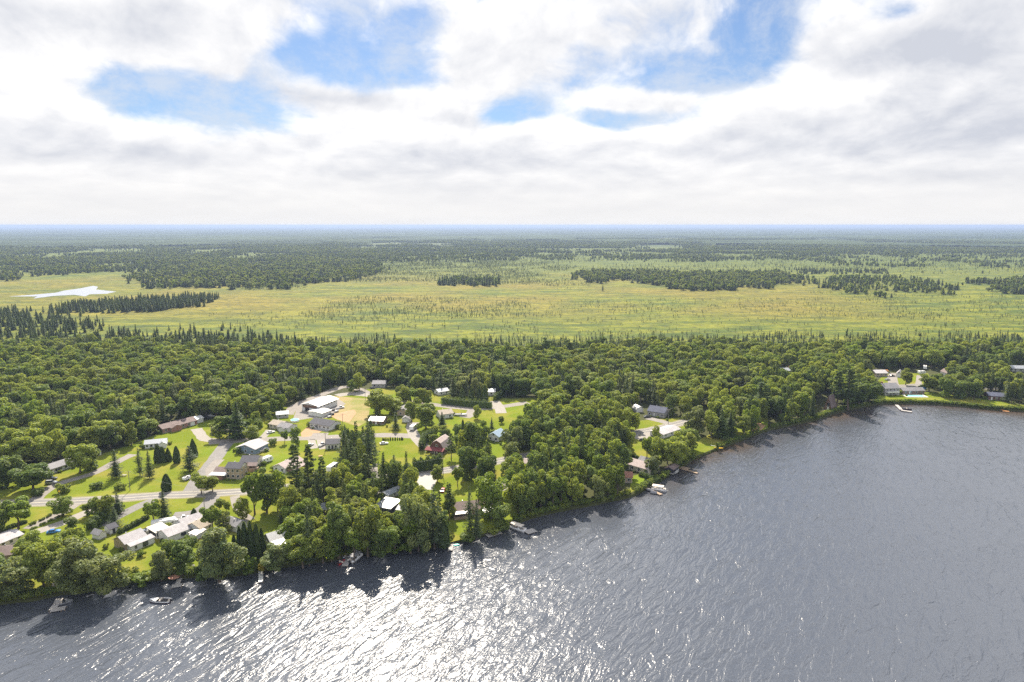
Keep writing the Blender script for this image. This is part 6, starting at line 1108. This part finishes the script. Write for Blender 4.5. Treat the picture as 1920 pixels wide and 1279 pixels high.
# ------------------------------------------------------------------ far forest and bog, coarser prototypes
PROTO['farc'] = [mk_spruce(201, 14, 2.4, 'leaf_pine', .05, .62, .62, .2, .9), mk_spruce(202, 12, 2.2, 'leaf_cedar', .05, .6, .62, .2, .8), mk_spruce(203, 15, 2.0, 'leaf_spruce', .1, .55, .6, .2, .9, rag=.4)]
PROTO['farb'] = [mk_broad(205, 13, 4.6, 'leaf_lime', .12, 12, 900, .85), mk_broad(206, 12, 4.6, 'leaf_broad', .1, 12, 900, .85), mk_broad(207, 11, 4.2, 'leaf_pale', .1, 12, 900, .8)]
def scatter(poly, dens, hr, wr, kset, nz=None, edge=0):
    """poly in photograph pixels at ground height; dens = trees per 100 m2"""
    P = [(p.x, p.y) for p in (gp(*q) for q in poly)]; A = abs(sum(P[i][0] * P[(i + 1) % len(P)][1] - P[(i + 1) % len(P)][0] * P[i][1] for i in range(len(P)))) / 2
    x0, x1 = min(p[0] for p in P), max(p[0] for p in P); y0, y1 = min(p[1] for p in P), max(p[1] for p in P); n = int(dens * (1.9 if hr[0] < 4 else 1) * (x1 - x0) * (y1 - y0) / 100); X = rng.uniform(x0, x1, n); Y = rng.uniform(y0, y1, n); wa = (y0 + y1) * .5 * .055; ok = in_poly(P, X + (fbm(X, Y, wa * .8, 61, 3) - .5) * wa * 1.6 + rng.normal(0, wa * .08, n), Y + (fbm(X, Y, wa * .9, 67, 4) - .5) * wa * 2.6 + rng.normal(0, wa * .12, n))
    if edge: D = fbm(X, Y, edge, 31, 3); ok &= D > .36
    if nz: ok &= fbm(X, Y, nz[0], nz[1], 4) + rng.uniform(-.1, .1, n) > nz[2]
    X = X[ok]; Y = Y[ok]; n = len(X); return X, Y, rng.integers(kset[0], kset[1], n), rng.uniform(*hr, n), rng.uniform(*wr, n)
def cat(L): return [np.concatenate([l[i] for l in L]) for i in range(5)]
FK = [('farc', 0), ('farc', 1), ('farc', 2), ('farb', 0), ('farb', 1), ('farb', 2)]
S = []
# left: dark forest from the far meadow to the horizon, conifer strips
S.append(scatter([(-500, 532), (0, 530), (60, 524), (150, 514), (240, 512), (262, 512), (262, 505), (400, 496), (520, 500), (700, 492), (700, 470), (560, 465), (560, 452), (-500, 452)], 1.05, (8, 14), (5, 9), (0, 6), (200, 71, .46)))
S.append(scatter([(255, 540), (330, 544), (430, 544), (520, 540), (600, 532), (680, 524), (710, 512), (700, 492), (520, 498), (400, 494), (300, 505), (262, 520)], 1.0, (8, 14), (6, 10), (0, 6), (60, 72, .40)))
S.append(scatter([(120, 584), (230, 588), (330, 580), (395, 572), (390, 560), (330, 558), (240, 566), (120, 578)], 2.2, (8, 13), (4, 5.5), (0, 3)))
S.append(scatter([(-400, 652), (0, 650), (180, 646), (400, 650), (600, 655), (640, 650), (500, 636), (300, 634), (175, 630), (165, 605), (120, 592), (0, 583), (-400, 583)], 1.5, (7, 12), (3.5, 5.5), (0, 3), (60, 3, .28)))
S.append(scatter([(180, 640), (520, 644), (540, 628), (440, 612), (300, 612), (190, 618)], .45, (4, 9), (2.2, 3.5), (0, 3), (40, 5, .45)))
# islands of trees in the bog on the right
S.append(scatter([(1070, 522), (1110, 528), (1180, 528), (1250, 540), (1330, 546), (1440, 546), (1490, 538), (1508, 522), (1440, 512), (1290, 512), (1180, 510), (1072, 512)], 1.3, (8, 14), (5, 9), (0, 6), (50, 8, .30)))
S.append(scatter([(822, 535), (870, 535), (935, 538), (935, 528), (880, 524), (825, 527)], 1.2, (8, 15), (5, 8), (0, 4), (40, 9, .36)))
S.append(scatter([(1525, 530), (1560, 545), (1610, 556), (1640, 560), (1642, 545), (1700, 548), (1765, 552), (1760, 530), (1680, 524), (1600, 520)], 1.0, (7, 13), (4, 7), (0, 5), (45, 10, .42)))
S.append(scatter([(1840, 546), (1925, 552), (2100, 550), (2100, 524), (1920, 524), (1850, 532)], 1.2, (8, 14), (5, 9), (0, 6), (40, 11, .34)))
S.append(scatter([(1500, 515), (1650, 512), (1660, 506), (1500, 507)], .8, (6, 10), (3.5, 5), (0, 3), (40, 12, .42)))
S.append(scatter([(1000, 487), (1300, 492), (1560, 490), (1560, 480), (1300, 478), (1000, 478)], .5, (7, 13), (5, 8), (0, 6), (90, 13, .50))); S.append(scatter([(1560, 500), (1960, 506), (1960, 468), (1560, 468)], .35, (7, 14), (5, 9), (0, 6), (70, 14, .60)))
S.append(scatter([(640, 492), (760, 496), (1000, 484), (1000, 466), (640, 470)], .6, (7, 13), (5, 8), (0, 6), (110, 15, .48)))
S.append(scatter([(500, 472), (2200, 478), (2300, 450), (500, 447)], .8, (8, 14), (6, 9), (0, 6), (260, 16, .50)))
XF, YF, KF, HF, WF = cat(S); stuff_obj('far_trees', 'dark forest and tree islands far across the bog', FK, XF, YF, KF, HF, WF)
TK = [('thin', 0), ('thin', 1), ('thin', 2), ('thin', 3), ('farc', 2)]
S = [scatter([(420, 545), (700, 528), (1060, 540), (1100, 505), (1000, 488), (700, 492), (640, 510)], 1.5, (2, 4.6), (1.6, 3), (0, 4), (70, 21, .44)), scatter([(560, 600), (1000, 592), (1000, 560), (700, 555), (560, 575)], 1.2, (1.5, 4.2), (1.3, 2.4), (0, 4), (60, 22, .50)),
     scatter([(380, 650), (1100, 655), (1900, 650), (2100, 640), (2100, 560), (1000, 560), (380, 590)], .65, (1.2, 4.2), (1.2, 2.4), (0, 4), (50, 23, .50)), scatter([(640, 660), (1200, 655), (1920, 655), (2100, 655), (2100, 628), (1500, 632), (1200, 640), (640, 640)], 1.5, (3, 8), (2, 3.2), (0, 5), (30, 24, .42)),
     scatter([(500, 500), (2200, 520), (2200, 468), (500, 468)], .16, (3, 9), (2, 4), (0, 5), (120, 25, .46)), scatter([(1500, 600), (2100, 600), (2100, 545), (1500, 545)], .5, (1.5, 5), (1.2, 2.2), (0, 4), (50, 26, .52))]
XF, YF, KF, HF, WF = cat(S); stuff_obj('bog_trees', 'stunted thin spruces and larches scattered over the open bog', TK, XF, YF, KF, HF, WF, 'bog trees')
p = gp(1130, 546); place_tree('spruce', p.x, p.y, 13, 5.5, 'single dark tree standing alone in the open bog')
# low bushes and brush along the bank
n = 2600; xs = rng.uniform(-200, 360, n); ys = shore_y(xs) + rng.uniform(.4, 3.6, n); bare = np.zeros(n, bool)
for a, b in ((845, 868), (1200, 1225), (1302, 1345), (1412, 1450), (322, 345), (486, 492)):
    pa = gp(a, 900).x; 
pxs = np.array([proj(x, y, G)[0] for x, y in zip(xs, ys)])
for a, b in ((846, 862), (905, 938), (1302, 1345), (1412, 1445), (328, 340), (486, 493), (1180, 1192), (952, 962)): bare |= (pxs > a) & (pxs < b)
xs, ys = xs[~bare], ys[~bare]; n = len(xs); hh = rng.uniform(.6, 2.0, n); stuff_obj('bank_brush', 'low brush and bushes growing along the lake bank', [('bush', 0), ('bush', 1), ('limebush', 0)], xs, ys, rng.integers(0, 3, n), hh, hh * rng.uniform(.9, 1.6, n), 'brush')
# distant canopy to the horizon
nr, nc = 430, 1000; r_ = 4300 * (44000 / 4300) ** (np.arange(nr) / (nr - 1)); a_ = np.linspace(-R(44), R(44), nc); RR, AA = np.meshgrid(r_, a_, indexing='ij'); XX = RR * np.sin(AA); YY = RR * np.cos(AA) 
low = fbm(XX, YY, 900, 41, 4); hgt = 8 + 6 * fbm(XX, YY, 260, 43, 3) + rng.uniform(-3.5, 3.5, XX.shape); thr = np.interp(RR, [4300, 6500, 9000], [.56, .44, .32]) + np.where(AA < -.2, -.25, 0)
ZZ = np.where(low > thr, G + hgt, G - 1.0); tag(grid_obj('far_woodland', XX, YY, ZZ, 'far_canopy'), 'unbroken woodland fading into haze toward the horizon', 'woodland', kind='stuff')

# ------------------------------------------------------------------ haze
hm, t, o = new_mat('haze'); v = t.n.new('ShaderNodeVolumePrincipled'); v.inputs['Color'].default_value = (.34, .44, .66, 1); v.inputs['Density'].default_value = 8.0e-5; v.inputs['Anisotropy'].default_value = .2; t.l.new(v.outputs[0], o.inputs['Volume'])
tag(MB().box(-50000, 50000, -2500, 50000, -3.0, 126).build('haze', 'haze'), 'thin blue summer haze over the land', 'haze', kind='stuff')
